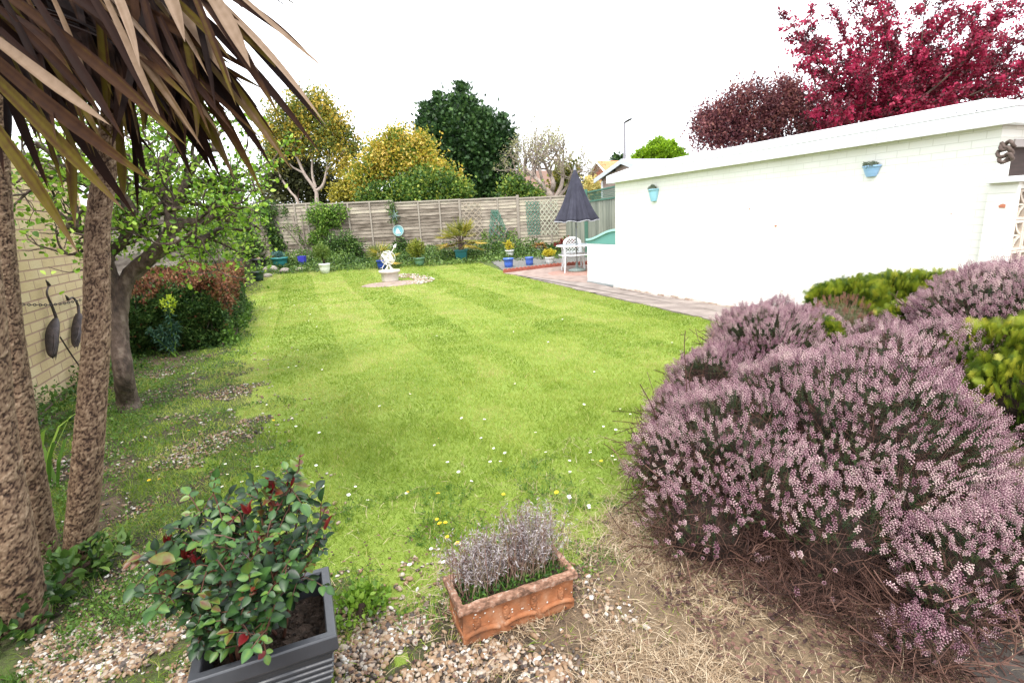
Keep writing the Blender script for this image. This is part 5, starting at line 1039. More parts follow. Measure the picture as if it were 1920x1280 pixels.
# euphorbia in front of the hedge
eb = A(-1.62, 8.0, 0); o = thing('euphorbia', eb, 'euphorbia with lime yellow flower head in front of the hedge', 'plant')
b = B(); hd = B(); st_ = B()
for (x, y, w_) in ((316, 572, 1), (300, 615, 0), (330, 610, 0), (280, 620, 0), (312, 630, 0)):
    q = atY(x, y, 8.05); st_.tube([eb+NR(0, .03, 3)*A(1, 1, 0), (eb+q)/2, q], .008, 5)
    n = 90; pp = eb+(q-eb)*U(.35, 1, n)[:, None]; b.scatter(*LEAF, pp, rdir(n, .2), A(0, 0, 1), np.column_stack([np.full(n, .04), U(.07, .11, n), np.full(n, .07)]), U(0, 1, n))
    if w_: crown(hd, [(q+A(0, 0, .0), A(.06, .06, .10))], 26, .03, 10, .03, upb=1)
b.build('leaves', leafm('euphorbia_leaf', [(.02, .06, .04), (.05, .12, .08), (.1, .2, .12)]), o); hd.build('flower_head', leafm('euphorbia_head', [(.25, .36, .02), (.5, .6, .05)]), o); st_.build('stem', lg, o)
shrub('bluebell_clump', 'small leafy plants along the right foot of the hedge', [(A(-1.0+NR(0, .05), y_, .1), A(.14, .2, .12)) for y_ in np.arange(8.3, 12.2, .45)], leafm('foot_green', [(.03, .08, .01), (.08, .17, .02), (.16, .28, .04)]), 150, .07, 12, .05, cat='plants')
shrub('wall_ground_plants', 'leafy green plants in the bed at the foot of the brick wall', [(A(-2.15+NR(0, .06), y_, .06), A(.25, .3, .1)) for y_ in np.arange(2.6, 8, .5)], leafm('wallfoot', [(.02, .06, .01), (.06, .13, .02), (.12, .22, .04)]), 260, .09, 12, .045, cat='plants')
# iris clump by the trunk
ib = G(140, 850); ib = A(-1.75, 4.1, 0); o = thing('iris_clump', ib, 'clump of strap leaves with faded cream flowers between wall and palm trunk', 'plant'); b = B(); fl = B()
for i in range(26):
    a = U(0, 2*pi); L_ = U(.25, .5); d = A(cos(a)*.35, sin(a)*.35, 1); p = ib+A(NR(0, .06), NR(0, .06), 0); s_ = nz(np.cross(d, A(0, 0, 1)))*.014; pts = [p, p+d*L_*.5, p+d*L_*.85+A(cos(a), sin(a), 0)*.04, p+d*L_*.95+A(cos(a), sin(a), 0)*.12]; v = []
    for q, w_ in zip(pts, (.8, 1, .7, .05)): v += [q-s_*w_, q+s_*w_]
    b.add(A(*v), [[0, 1, 3, 2], [2, 3, 5, 4], [4, 5, 7, 6]], U(.2, 1))
for i in range(5): p = ib+A(NR(0, .06)-.05, NR(0, .06), U(.28, .42)); fl.scatter(*LEAF, np.tile(p, (8, 1)), rdir(8), rdir(8), .035, U(0, 1, 8)); b.tube([ib, p], .004, 4)
b.build('leaves', lg, o); fl.build('flower', mat('cream_petals', [(.5, .45, .2), (.62, .6, .4)], noise=.3), o)
# ivy at the trunk foot
shrub('trunk_ivy', 'dark ivy clump around the feet of the palm trunks', [(A(-1.25, 2.55, .09), A(.13, .12, .1)), (A(-1.12, 2.75, .07), A(.12, .1, .08)), (A(-1.32, 2.45, .06), A(.12, .1, .06)), (A(-1.05, 2.9, .05), A(.1, .1, .05))], ivy_m, 60, .05, 9, .048, cat='ivy', tmpl=OVATE, upb=.8)

# ------------------------------------------------------------------ cordyline palms
reseed(113)
vcol = leafm('cordyline_leaf', [(0, (.007, .0035, .003)), (.3, (.020, .008, .005)), (.46, (.045, .02, .008)), (.6, (.085, .065, .008)), (.72, (.10, .06, .03)), (1, (.27, .195, .14))], trans=.22, rough=.7, spec=.08, noise=.1, scale=30)
def worley(u, v, pu, seed):
    """distance to the nearest cell border on a jittered grid, periodic in u with pu cells"""
    r1 = np.random.default_rng(seed).random((2, 64, 512)); ui = np.floor(u).astype(int); vi = np.floor(v).astype(int); D_ = []
    for a in (-1, 0, 1):
        for c in (-1, 0, 1):
            ku = (ui+a) % pu; kv = (vi+c) % 512; x = ui+a+.15+.7*r1[0, ku % 64, kv]; y = vi+c+.15+.7*r1[1, ku % 64, kv]; D_.append(np.hypot(u-x, v-y))
    D_ = np.sort(np.array(D_), 0); return D_[1]-D_[0]
def trunk_mesh(b, pts, rads, seed=0, ns=84, step=.007):
    P_ = smooth_path(pts, 14); sl_ = np.concatenate([[0], np.cumsum(np.linalg.norm(np.diff(P_, axis=0), axis=1))]); k = int(sl_[-1]/step)
    q = np.linspace(0, sl_[-1], k); rad = np.interp(q/sl_[-1], np.linspace(0, 1, len(rads)), rads); P_ = np.stack([np.interp(q, sl_, P_[:, i]) for i in range(3)], 1)
    t_ = nz(np.gradient(P_, axis=0)); a = nz(np.cross(t_[0], A(0, 1, .01))); an = 2*pi*np.arange(ns)/ns; vs = []
    UU, VV = np.meshgrid(np.arange(ns)/ns, q); pu = 11; wx = (fbm(np.cos(UU*2*pi)*.06+VV*.7+5, np.sin(UU*2*pi)*.06+VV+5, .03, seed+50)-.5)
    wy = (fbm(np.cos(UU*2*pi)*.06+9, np.sin(UU*2*pi)*.06+VV+9, .03, seed+60)-.5)
    w1 = worley(UU*pu+wx*2.6, VV/.052+wy*2.4, pu, seed); w2 = worley(UU*pu*2+wx*2, VV/.015+wy*3, pu*2, seed+1)
    fine = fbm(np.cos(UU*2*pi)*.06+VV*.5+2, np.sin(UU*2*pi)*.06+VV+2, .011, seed+70)
    plate = np.clip(w1*4.5, 0, 1)**.5; hgt = .66*plate+.20*np.clip(w2*4, 0, 1)+.55*(fine-.5)
    for i in range(k):
        a = nz(a-t_[i]*(a@t_[i])); c = np.cross(t_[i], a); rr = rad[i]+(hgt[i]-.6)*.012
        vs.append(P_[i]+(np.cos(an)*rr)[:, None]*a+(np.sin(an)*rr)[:, None]*c)
    j = np.arange(ns); j2 = (j+1) % ns; tt = np.clip((hgt-.28)*1.15+(wx*.25), 0, 1)
    b.add(np.concatenate(vs), np.concatenate([np.stack([i*ns+j, i*ns+j2, (i+1)*ns+j2, (i+1)*ns+j], 1) for i in range(k-1)]), tt.ravel()); return P_
def sword(b, p0, p1, sag, wid, tint, tip=.85, k=10, tw=0., side=None):
    """one long folded leaf from p0 to p1, bowing by sag"""
    p0, p1 = np.asarray(p0, float), np.asarray(p1, float); ts = np.linspace(0, 1, k+1); mid = (p0+p1)/2+np.asarray(sag)
    P_ = ((1-ts)**2)[:, None]*p0+(2*ts*(1-ts))[:, None]*mid+(ts**2)[:, None]*p1; T_ = nz(np.gradient(P_, axis=0))
    sd_ = side if side is not None else nz(np.cross(T_[0], FWD)); v = []
    ws = wid/2*np.where(ts < .6, .62+.38*(ts/.6)**.8, np.clip(1-((ts-.6)/.4)**1.7, .0, 1))
    for i in range(k+1):
        s_ = nz(sd_-T_[i]*(sd_@T_[i])); n = np.cross(s_, T_[i]); an = tw*ts[i]; s2 = s_*cos(an)+n*sin(an); n2 = np.cross(s2, T_[i])
        v += [P_[i]-s2*ws[i], P_[i]-s2*ws[i]*.5+n2*ws[i]*.12, P_[i]+n2*ws[i]*.30, P_[i]+s2*ws[i]*.5+n2*ws[i]*.12, P_[i]+s2*ws[i]]
    f = [[5*i+e, 5*i+e+1, 5*i+e+6, 5*i+e+5] for i in range(k) for e in range(4)]
    tn = np.repeat(np.clip(tint+(0 if tint > .62 else 1)*np.clip(ts-.72, 0, 1)*.75, 0, 1), 5)
    b.add(A(*v), f, np.clip(tn+np.tile(NR(0, .045, 5), k+1), 0, 1))
def cordyline(name, label, pts, rads, crown_c, seed, ndead=0, nleaf=60, leaves=()):
    o = thing(name, pts[0], label, 'palm tree'); b = B(); trunk_mesh(b, pts, rads, seed); b.build('trunk', bark_m, o, True)
    b = B(); c = np.asarray(crown_c)
    for i in range(nleaf):
        a = U(0, 2*pi); el = U(-.3, 1.4); L_ = U(.6, .95); d = A(cos(a)*cos(el), sin(a)*cos(el), sin(el)); e = c+d*L_-A(0, 0, .25*L_)
        if (e-CAM)@FWD < 1.0 : continue
        sword(b, c+d*.03, e, d*.12+A(0, 0, .12), U(.035, .055), U(0, .5), side=nz(np.cross(d, A(0, 0, 1))))
    for lf in leaves: sword(b, *lf)
    b.build('leaves', vcol, o, True); return o
g3 = G(150, 1048); D3 = dep(g3)
t3 = [g3-A(0, 0, .04), W(152, 1000, D3-.06), W(166, 840, D3-.1), W(180, 640, D3-.1), W(182, 520, D3-.08), W(184, 420, D3-.05), W(200, 300, D3), W(215, 180, D3+.02), W(225, 40, D3+.03), W(232, -90, D3+.05)]
C3 = t3[-1]
def lv(x0, y0, d0, x1, y1, d1, sx, sy, w, tint, tw=0.):
    p0, p1 = W(x0, y0, d0), W(x1, y1, d1); dm_ = (d0+d1)/2; k = dm_/FPX
    return (p0, p1, (RT*sx-UP*sy)*k, min(.66*w, 27)*dm_/FPX, tint, .85, 12, tw)
# long blades read off the photo: root, tip, bow (px), width (px), tint
L_A = [lv(330, -60, 1.95, 578, 100, 1.7, 30, -10, 22, .34), lv(380, -70, 1.9, 612, 132, 1.65, 10, 10, 14, .9, .4),
       lv(300, -90, 2.0, 612, 236, 1.7, 30, -20, 18, .92, .3), lv(330, -60, 2.05, 614, 246, 1.75, 20, -5, 22, .12), lv(250, -80, 2.1, 604, 292, 1.8, 30, -20, 26, .2, .2),
       lv(240, -60, 2.2, 548, 320, 1.9, 30, 0, 34, .66, .2), lv(250, -60, 2.2, 524, 268, 2.0, 20, -5, 20, .3), lv(230, -40, 2.25, 510, 314, 2.0, 30, -15, 36, .1), lv(210, -40, 2.25, 494, 366, 2.0, 40, -20, 34, .36),
       lv(215, -20, 2.3, 440, 336, 2.05, 30, -10, 46, .56, .1), lv(200, -20, 2.35, 416, 340, 2.1, 30, -10, 38, .14), lv(195, 0, 2.4, 361, 334, 2.15, 20, 0, 36, .08), lv(280, -40, 2.0, 434, 156, 1.9, 25, -5, 44, .88, .2),
       lv(250, -120, 1.9, 347, 80, 1.8, 20, -20, 56, .9, .1), lv(300, -90, 1.95, 504, 184, 1.8, 25, -15, 34, .92, .2), lv(340, -80, 1.95, 470, 128, 1.75, 20, -10, 40, .9, .2), lv(150, -120, 1.9, 263, 130, 1.7, 30, -20, 28, .88, .2),
       lv(170, -60, 1.9, 305, 232, 1.7, 10, 10, 20, .86, .3), lv(60, -60, 2.0, 371, 204, 1.75, 10, -20, 28, .38), lv(-60, -60, 1.9, 352, 276, 1.65, 30, -10, 36, .4), lv(20, -80, 1.9, 340, 160, 1.8, 30, -20, 34, .25),
       lv(200, 0, 2.35, 275, 335, 2.2, -10, 0, 40, .05), lv(150, -60, 2.0, 325, 134, 1.8, 10, -10, 14, .84), lv(255, -20, 2.3, 452, 222, 2.1, 25, -10, 34, .12), lv(140, -40, 2.2, 330, 235, 2.1, 10, 10, 18, .5)]
L_B = [lv(-90, 10, 1.75, 208, 236, 1.6, 20, 20, 34, .9, .2), lv(-110, 20, 1.75, 292, 344, 1.6, -10, 20, 46, .38), lv(-100, 60, 1.7, 236, 398, 1.6, -10, -20, 50, .54), lv(-120, 110, 1.6, 150, 480, 1.5, 10, -30, 58, .53),
       lv(-60, -40, 2.0, 258, 412, 1.9, 10, 10, 40, .15), lv(130, 180, 2.2, 141, 430, 2.1, -4, 0, 32, .55), lv(220, 200, 2.3, 232, 382, 2.25, 2, 0, 30, .60), lv(240, 180, 2.4, 258, 400, 2.3, 8, 0, 16, .1),
       lv(40, 160, 2.0, 121, 362, 1.95, 10, -20, 16, .48), lv(-20, 180, 1.9, 8, 328, 1.9, 0, 0, 18, .2), lv(100, 100, 2.2, 200, 300, 2.1, 5, 0, 12, .3), lv(10, 120, 2.2, 18, 290, 2.1, 0, 0, 26, .05), lv(50, 60, 2.3, 40, 300, 2.2, 0, 0, 14, .6)]
for i in range(64):   # fringe of narrow brown blades hanging down to the right
    x0, y0 = U(60, 330), U(-130, -20); t_ = U(0, 1); fx = np.interp(t_, [0, .25, .5, .75, 1], [590, 500, 400, 300, 190]); fy = np.interp(t_, [0, .25, .5, .75, 1], [150, 270, 300, 300, 330]); q_ = U(.62, 1.0)
    L_A.append(lv(x0, y0, U(1.85, 2.4), x0+(fx-x0)*q_, y0+(fy-y0)*q_, U(1.75, 2.2), U(0, 35), U(-25, 5), U(16, 30), random.choice([.08, .15, .25, .32, .4, .45, .5, .78]), U(-.2, .3)))
for i in range(26):
    x0, y0 = U(-120, 60), U(-100, 60); t_ = U(0, 1); fx, fy = 60+220*t_, 400-120*t_; q_ = U(.6, 1.0)
    L_B.append(lv(x0, y0, U(1.7, 2.2), x0+(fx-x0)*q_, y0+(fy-y0)*q_, U(1.6, 2.1), U(0, 20), U(-20, 5), U(16, 30), random.choice([.08, .2, .3, .4, .5, .56]), U(-.2, .3)))
for i in range(70):   # dark underlayer of drooping blades
    x0, y0 = U(-40, 260), U(-120, 40); a = U(.35, 1.35); L_ = U(200, 380)
    x1, y1 = x0+cos(a)*L_*.9, y0+sin(a)*L_
    if y1 > 300-.15*x1 and x1 < 250: y1 = 240-.1*x1
    if y1 < .75*(x1-260): continue
    L_A.append(lv(x0, y0, U(2.25, 2.7), x1, y1, U(2.1, 2.6), 15, -8, U(28, 44), U(0, .3)))
for i in range(26):
    x0, y0 = U(-120, 60), U(-80, 60); a = U(.3, 1.1); L_ = U(180, 330); L_B.append(lv(x0, y0, U(2.1, 2.6), x0+cos(a)*L_, min(250, y0+sin(a)*L_), U(2.0, 2.5), 12, -6, U(28, 44), U(0, .35)))
cordyline('cordyline_palm', 'cordyline palm with straight cracked-bark trunk, right of the three trunks at left', t3, [.066, .062, .056, .052, .048, .046, .045, .044], C3, 1, leaves=L_A)
g1 = G(48, 1165); D1 = dep(g1); t1 = [g1-A(0, 0, .05), W(40, 1120, D1-.06), W(20, 1000, D1-.12), W(2, 900, D1-.14), W(-14, 780, D1-.16), W(-30, 600, D1-.2), W(-60, 300, D1-.2), W(-80, 0, D1-.2)]
cordyline('cordyline_palm', 'cordyline palm with thick front trunk leaning out of the left edge', t1, [.082, .074, .068, .064, .062, .06, .056, .052], t1[-1], 2, nleaf=40, leaves=L_B)
g2 = G(72, 1035); D2 = dep(g2); t2 = [g2-A(0, 0, .05), W(62, 960, D2-.05), W(44, 850, D2-.1), W(28, 740, D2-.1), W(12, 620, D2-.1), W(2, 500, D2-.08), W(-6, 380, D2-.05), W(-12, 200, D2), W(-14, 0, D2)]
cordyline('cordyline_palm', 'cordyline palm with slimmer trunk behind the front one, middle of the three', t2, [.075, .072, .068, .064, .06, .055, .05, .048], t2[-1], 3, nleaf=40)

# ------------------------------------------------------------------ heather
reseed(114)
def bell_template(nb=17, L=1.0):
    v = []; f = []; tv = []
    for i in range(nb):
        y = .25+.75*i/nb; a = i*2.4; d = A(cos(a), -.15, sin(a)); c = A(0, y, 0)+d*.112; k = len(v); e1 = nz(np.cross(d, A(0, 1, 0))); e2 = np.cross(d, e1); s = .068*(1-.3*i/nb)
        v += [c-d*s*.9, c+e1*s, c+e2*s, c-e1*s, c-e2*s, c+d*s*1.5]; tv += [-.45, -.12, -.12, -.12, -.12, .48]
        f += [[k, k+2, k+1], [k, k+3, k+2], [k, k+4, k+3], [k, k+1, k+4], [k+5, k+1, k+2], [k+5, k+2, k+3], [k+5, k+3, k+4], [k+5, k+4, k+1]]
    return A(*v), f, np.array(tv)
BELL = bell_template()
def needles_t(n=12):
    v = []; f = []
    for i in range(n):
        y = -.9+1.0*i/n; a = i*2.4; d = A(cos(a)*.8, .55, sin(a)*.8); c = A(0, y, 0); s = nz(np.cross(d, A(0, 1, 0)))*.022; k = len(v); v += [c-s, c+s, c+d*.22]; f.append([k, k+1, k+2])
    k = len(v); v += [[-.012, -1.1, 0], [.012, -1.1, 0], [0, .9, 0]]; f.append([k, k+1, k+2]); return A(*v), f
NEEDS = needles_t()
heath_fl = leafm('heather_bells', [(0, (.08, .02, .045)), (.25, (.21, .085, .125)), (.5, (.39, .23, .27)), (.75, (.60, .44, .43)), (1, (.78, .66, .58))], trans=.2, noise=.15, scale=2, rough=.6)
heath_gr = leafm('heather_green', [(.010, .02, .007), (.024, .05, .012), (.06, .09, .025), (.10, .08, .035)], trans=.1, noise=.3, scale=3)
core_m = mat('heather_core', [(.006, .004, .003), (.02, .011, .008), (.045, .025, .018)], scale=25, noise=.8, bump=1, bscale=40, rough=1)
def heather(name, label, blobs, n, L=.055, base=None, bare=None, low=(), core=True, twig=300):
    bp = base if base is not None else A(blobs[0][0][0], blobs[0][0][1], 0.)
    o = thing(name, bp, label, 'heather'); ar = A(*[r[0]*r[2]+r[0]*r[1] for c, r in blobs]); P_ = []; N_ = []
    for (c, r), k in zip(blobs, (n*ar/ar.sum()).astype(int)):
        d = rdir(k, .25); nn = nz(d/r); bump_ = 1+.20*(fbm(d[:, 0]*2+c[0]*3+9, d[:, 1]*2+d[:, 2]*2+9, .55, 400)-.5)*2+.16*(fbm(d[:, 0]*2+9, d[:, 2]*2+c[1]+9, .3, 410)-.5)*2
        p = c+d*r*bump_[:, None]; ok = p[:, 2] > .06
        for c2, r2 in blobs:
            if c2 is c: continue
            ok &= (((p-c2)/r2)**2).sum(1) > .90
        gap = fbm(p[:, 0]*1.3+p[:, 1], p[:, 2]*1.3+5, .22, 420); ok &= gap > .30+.05*NR(0, 1, len(p))
        ok &= ((p-CAM)@FWD > .3)
        if bare is not None: ok &= U(0, 1, len(p)) > bare(p)
        P_.append(p[ok]); N_.append(nn[ok])
    p = np.concatenate(P_); nn = np.concatenate(N_); m_ = len(p); d = nz(nn*1.0+A(0, 0, .6)+NR(0, .17, (m_, 3))); s = L*U(.65, 1.25, m_)
    p = p+d*U(-.8, .6, m_)[:, None]*L*.5
    ct = fbm(p[:, 0]+p[:, 1]+4, p[:, 2]+4, .18, 430); tn = np.clip(.52+.25*(ct-.5)*2+NR(0, .12, m_), 0.1, .95)
    b = B(); b.scatter(BELL[0], BELL[1], p, d, rdir(m_), s, tn, BELL[2]); b.build('flowers', heath_fl, o)
    b = B(); q = rng.choice(m_, int(m_*1.0)); b.scatter(NEEDS[0], NEEDS[1], p[q], d[q], rdir(len(q)), s[q]*1.25, U(0, 1, len(q)))
    b.scatter(NEEDS[0], NEEDS[1], p-nn*.04+NR(0, .015, (m_, 3)), d, rdir(m_), .07, U(0, .7, m_)); b.build('foliage', heath_gr, o)
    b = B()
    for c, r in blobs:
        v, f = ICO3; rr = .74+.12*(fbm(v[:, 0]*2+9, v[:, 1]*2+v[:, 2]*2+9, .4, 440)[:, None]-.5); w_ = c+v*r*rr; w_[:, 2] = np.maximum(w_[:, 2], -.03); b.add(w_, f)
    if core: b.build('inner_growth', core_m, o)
    b = B()      # tangle of brown woody twigs under the flowers
    for c, r in list(blobs)+list(low):
        k = int(13000*(r[0]*r[2])/.3); d = rdir(k, -.1); p2 = c+d*r*U(.78, .98, k)[:, None]; ok = (p2[:, 2] > .015) & ((p2-CAM)@FWD > .3); p2, d = p2[ok], d[ok]; k = len(p2)
        dd2 = nz(rdir(k)+d*.35+A(0, 0, .3)); b.scatter(A([-.5, 0, 0], [.5, 0, 0], [.35, .5, .10], [-.35, .5, .10], [0, 1, -.05]), BLADE[1], p2-dd2*.04, dd2, rdir(k), np.column_stack([U(.0014, .003, k), U(.05, .14, k), U(.05, .12, k)]), U(0, 1, k))
    b.build('woody_twigs', twig_m, o)
    if twig:
        b = B(); bx = [(c, r) for c, r in blobs]
        for i in range(twig):
            c, r = bx[i % len(bx)]; d0 = rdir(1)[0]; d0[2] = -abs(d0[2])*.6+.25*U(); d0 = nz(d0); s0 = c+d0*r*.86; s0[2] = max(s0[2], .02); e = s0+nz(d0+rdir(1)[0]*.9+A(0, 0, .1))*U(.1, .28); e[2] = max(e[2], .03)
            if (e-CAM)@FWD < .3: continue
            b.tube(smooth_path([s0, (s0+e)/2+NR(0, .03, 3), e], 3), .0022, 3, cap=False, tint=U(0, 1))
            if U() < .6: b.tube([(s0+e)/2, (s0+e)/2+rdir(1)[0]*.1], .0015, 3, cap=False, tint=U(0, 1))
        b.build('dead_twigs', twig_m, o)
    return o
def hb(px, py, d, r): return (W(px, py, d), A(*r))
hbm = [hb(1600, 850, 2.78, (.60, .58, .52)), hb(1385, 880, 2.75, (.44, .42, .40)), hb(1570, 1020, 2.28, (.32, .28, .28)), hb(1335, 990, 2.5, (.30, .28, .26)), hb(1700, 805, 2.7, (.29, .32, .32)), hb(1270, 870, 2.75, (.22, .25, .2)),
       hb(1480, 780, 2.9, (.32, .3, .34)), hb(1660, 720, 2.95, (.33, .3, .27)), hb(1450, 950, 2.45, (.28, .25, .28)), hb(1690, 960, 2.35, (.28, .26, .28)), hb(1540, 1120, 2.15, (.2, .16, .16))]
heather('heather_bush', 'huge pink flowering heather mound filling the right foreground', hbm, 15000, .052, base=(2.0, 1.5, 0),
        bare=lambda p: np.clip((.10+.22*np.exp(-((p[:, 0]-1.75)/.35)**2)+.20*(fbm(p[:, 0], p[:, 1], .2, 460)-.5)*2-p[:, 2])*5, 0, .95), twig=1200, low=[hb(1520, 1130, 2.1, (.22, .2, .12)), hb(1620, 1150, 2.0, (.2, .18, .13)), hb(1450, 1090, 2.2, (.2, .18, .12)), hb(1680, 1090, 2.1, (.2, .18, .15)), hb(1700, 1230, 1.75, (.14, .14, .1)), hb(1380, 1080, 2.3, (.16, .16, .08))])
heather('heather_bush', 'low pink heather clump nearest the bottom right corner', [hb(1815, 1070, 1.98, (.21, .2, .21)), hb(1910, 985, 2.15, (.16, .17, .17)), hb(1725, 1215, 1.78, (.10, .10, .08)), hb(1920, 1050, 1.95, (.2, .2, .22)), hb(1765, 1120, 1.9, (.14, .14, .13))], 3300, .045, base=(1.75, .85, 0), bare=lambda p: np.clip((.16-p[:, 2])*5, 0, .85), twig=420)
heather('heather_bush', 'pink heather behind the big mound at the lawn edge', [hb(1440, 665, 3.6, (.36, .34, .33)), hb(1350, 735, 3.4, (.32, .3, .28)), hb(1505, 655, 3.7, (.25, .28, .27)), hb(1280, 790, 3.1, (.2, .22, .18)), hb(1400, 640, 3.9, (.25, .25, .2))], 8500, .05, base=(2.6, 2.6, 0), bare=lambda p: np.clip(.15+(.35-p[:, 2])*2.5, 0, .9), twig=500)
heather('heather_bush', 'pale pink heather in front of the screen wall at the right edge', [hb(1850, 600, 3.2, (.36, .36, .30)), hb(1760, 620, 3.45, (.27, .27, .22)), hb(1910, 590, 3.3, (.4, .36, .32)), hb(1650, 655, 3.4, (.2, .2, .16)), hb(1790, 670, 3.0, (.26, .24, .18)), hb(1960, 600, 3.0, (.35, .35, .3))], 9500, .05, base=(3.4, 1.8, 0), twig=200)
tb = W(1575, 610, 3.9); o = thing('green_heather', (tb[0], tb[1], 0), 'green heather with rusty brown spent tips between pink mounds', 'heather')
b = B(); c2 = B(); n = 1500; c = W(1572, 620, 3.8); p, dq_ = ellip(n, c, (.22, .2, .2), .5); b.scatter(NEEDS[0], NEEDS[1], p, nz(dq_+A(0, 0, 1.0)), rdir(n), U(.07, .12, n), U(.3, 1, n)); b.build('foliage', leafm('pale_heath', [(.06, .08, .03), (.16, .18, .08), (.25, .2, .12)]), o)
k = 260; pp = p[:k]+A(0, 0, .05); c2.scatter(BELL[0], BELL[1], pp, nz(dq_[:k]+A(0, 0, 1.5)), rdir(k), U(.03, .06, k), U(0, 1, k)); c2.build('spent_flowers', leafm('spent_heath', [(.2, .07, .05), (.34, .16, .11)]), o)
GF = frond(10, .085)
gcon = leafm('golden_cypress', [(.015, .035, .006), (.07, .12, .01), (.20, .25, .015), (.40, .39, .04)], trans=.25, noise=.3, scale=6)
def gold_con(label, blobs, n, size, base):
    o = thing('dwarf_conifer', base, label, 'conifer'); b = B(); ar = A(*[r[0]*r[1] for c, r in blobs])
    for (c, r), k in zip(blobs, (1.7*n*ar/ar.sum()).astype(int)):
        d = rdir(k, .25); lob = 1+.30*(fbm(d[:, 0]*2+9+c[0], d[:, 1]+d[:, 2]*2+9, .45, 500)-.5)*2; p = c+d*r*lob[:, None]*U(.72, 1.05, k)[:, None]
        ok = ((p-CAM)@FWD > .4); p, d = p[ok], d[ok]; k = len(p)
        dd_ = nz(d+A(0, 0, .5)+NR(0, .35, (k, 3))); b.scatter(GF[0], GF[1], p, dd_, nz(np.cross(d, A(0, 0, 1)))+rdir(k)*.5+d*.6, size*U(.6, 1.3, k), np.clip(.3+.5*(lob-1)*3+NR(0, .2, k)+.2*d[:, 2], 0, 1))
    b.build('foliage', gcon, o); b = B()
    for c, r in blobs:
        v, f = ICO2; b.add(c+v*A(*r)*.74, f); b.tube([A(base[0], base[1], 0), (A(*base)+c)/2, c], .015, 5, cap=False)
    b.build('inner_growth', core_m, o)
gold_con('golden dwarf conifer in front of the garage wall behind the heather', [hb(1600, 575, 4.1, (.26, .25, .17)), hb(1680, 565, 4.1, (.3, .28, .17)), hb(1740, 560, 4.0, (.24, .22, .15)), hb(1560, 565, 4.2, (.14, .14, .1))], 4200, .075, (3.9, 2.6, 0))
gold_con('small golden conifer tuft rising above the pale heather', [hb(1805, 540, 3.9, (.09, .09, .08)), hb(1830, 530, 3.9, (.06, .06, .04))], 500, .05, (4.0, 2.2, 0))
gold_con('dark green conifer sprig low between the two rear heathers', [hb(1540, 628, 3.5, (.10, .1, .08)), hb(1700, 600, 3.55, (.13, .13, .09)), hb(1625, 600, 3.9, (.12, .12, .08))], 1100, .06, (3.3, 2.4, 0))
gold_con('golden green dwarf conifer at the right edge beside the big mound', [hb(1872, 690, 2.85, (.23, .23, .2)), hb(1905, 755, 2.65, (.21, .2, .19)), hb(1960, 690, 2.8, (.28, .24, .24)), hb(1850, 655, 3.05, (.13, .13, .1))], 3800, .07, (3.0, 1.5, 0))
# dark leaf litter under the heather
b = B(); n = 2600; x = U(1.2, 2.6, n); y = U(.5, 1.6, n); b.scatter(*LEAF, np.column_stack([x, y, gz(x, y)+.03]), rdir(n)*A(1, 1, .1), A(0, 0, 1), U(.012, .03, n), U(0, 1, n)); n = 1500; x = U(-1.2, 1.3, n); y = U(.9, 2.5, n); b.scatter(*LEAF, np.column_stack([x, y, gz(x, y)+.018]), rdir(n)*A(1, 1, .15), A(0, 0, 1), U(.008, .022, n), U(0, 1, n))
tag(b.build('leaf_litter', twig_m), 'brown leaf litter and twig scraps under the heather', 'leaf litter', kind='stuff')
# lone long stems at the lawn side of the heather
o = thing('dry_stems', W(1285, 760, 3.0)*A(1, 1, 0), 'a few long dry stems standing up left of the heather', 'stems'); b = B()
for pts in ([(1290, 790), (1286, 700), (1283, 650), (1285, 620)], [(1300, 760), (1292, 710), (1300, 680)], [(1235, 800), (1222, 760), (1200, 720)], [(1250, 790), (1240, 740)]):
    P_ = smooth_path([W(x, y, 3.0) for x, y in pts], 4); b.tube(P_, .003, 4, cap=False)
    for q in P_[3::2]: b.tube([q, q+nz(rdir(1, .6)[0])*.04], .0018, 3, cap=False)
b.build('stem', twig_m, o)

# ------------------------------------------------------------------ black square planter with rose
reseed(115)
x0, x1, y0, y1, zt = -.415, -.026, 1.43, 1.785, .385
o = thing('rose_planter', ((x0+x1)/2, (y0+y1)/2, 0), 'black square ridged planter holding a leafy rose bush with red new shoots', 'planter')
blk = mat('graphite_plastic', [(.018, .02, .024), (.04, .043, .05), (.075, .08, .09)], scale=5, noise=.7, rough=.32, spec=.6, bump=.06, bscale=80)
cx_, cy_ = (x0+x1)/2, (y0+y1)/2; hxw, hyw = (x1-x0)/2, (y1-y0)/2
def sqring(b, prof, tint=.5):
    v = []; 
    for s, z in prof: v += [[cx_-hxw*s, cy_-hyw*s, z], [cx_+hxw*s, cy_-hyw*s, z], [cx_+hxw*s, cy_+hyw*s, z], [cx_-hxw*s, cy_+hyw*s, z]]
    b.add(A(*v), [[i*4+j, i*4+(j+1) % 4, (i+1)*4+(j+1) % 4, (i+1)*4+j] for i in range(len(prof)-1) for j in range(4)], tint)
prof = [(.60, 0)]
def sc_(z): return .66+(z/.385)*.30
prof += [(sc_(0), 0), (sc_(.19), .19)]
for k in range(4): z = .215+.022*k; prof += [(sc_(z), z), (sc_(z)+.03, z+.004), (sc_(z)+.03, z+.010), (sc_(z), z+.014)]
prof += [(sc_(.315), .315), (.965, .330)]
b = B(); sqring(b, prof); b.build('body', blk, o, bevel=.0015)
b = B(); sqring(b, [(.93, .331), (.985, .331), (1.0, .338), (1.0, .379), (.985, .385), (.86, .385), (.845, .378), (.80, .20)]); b.build('rim', blk, o, bevel=.002)
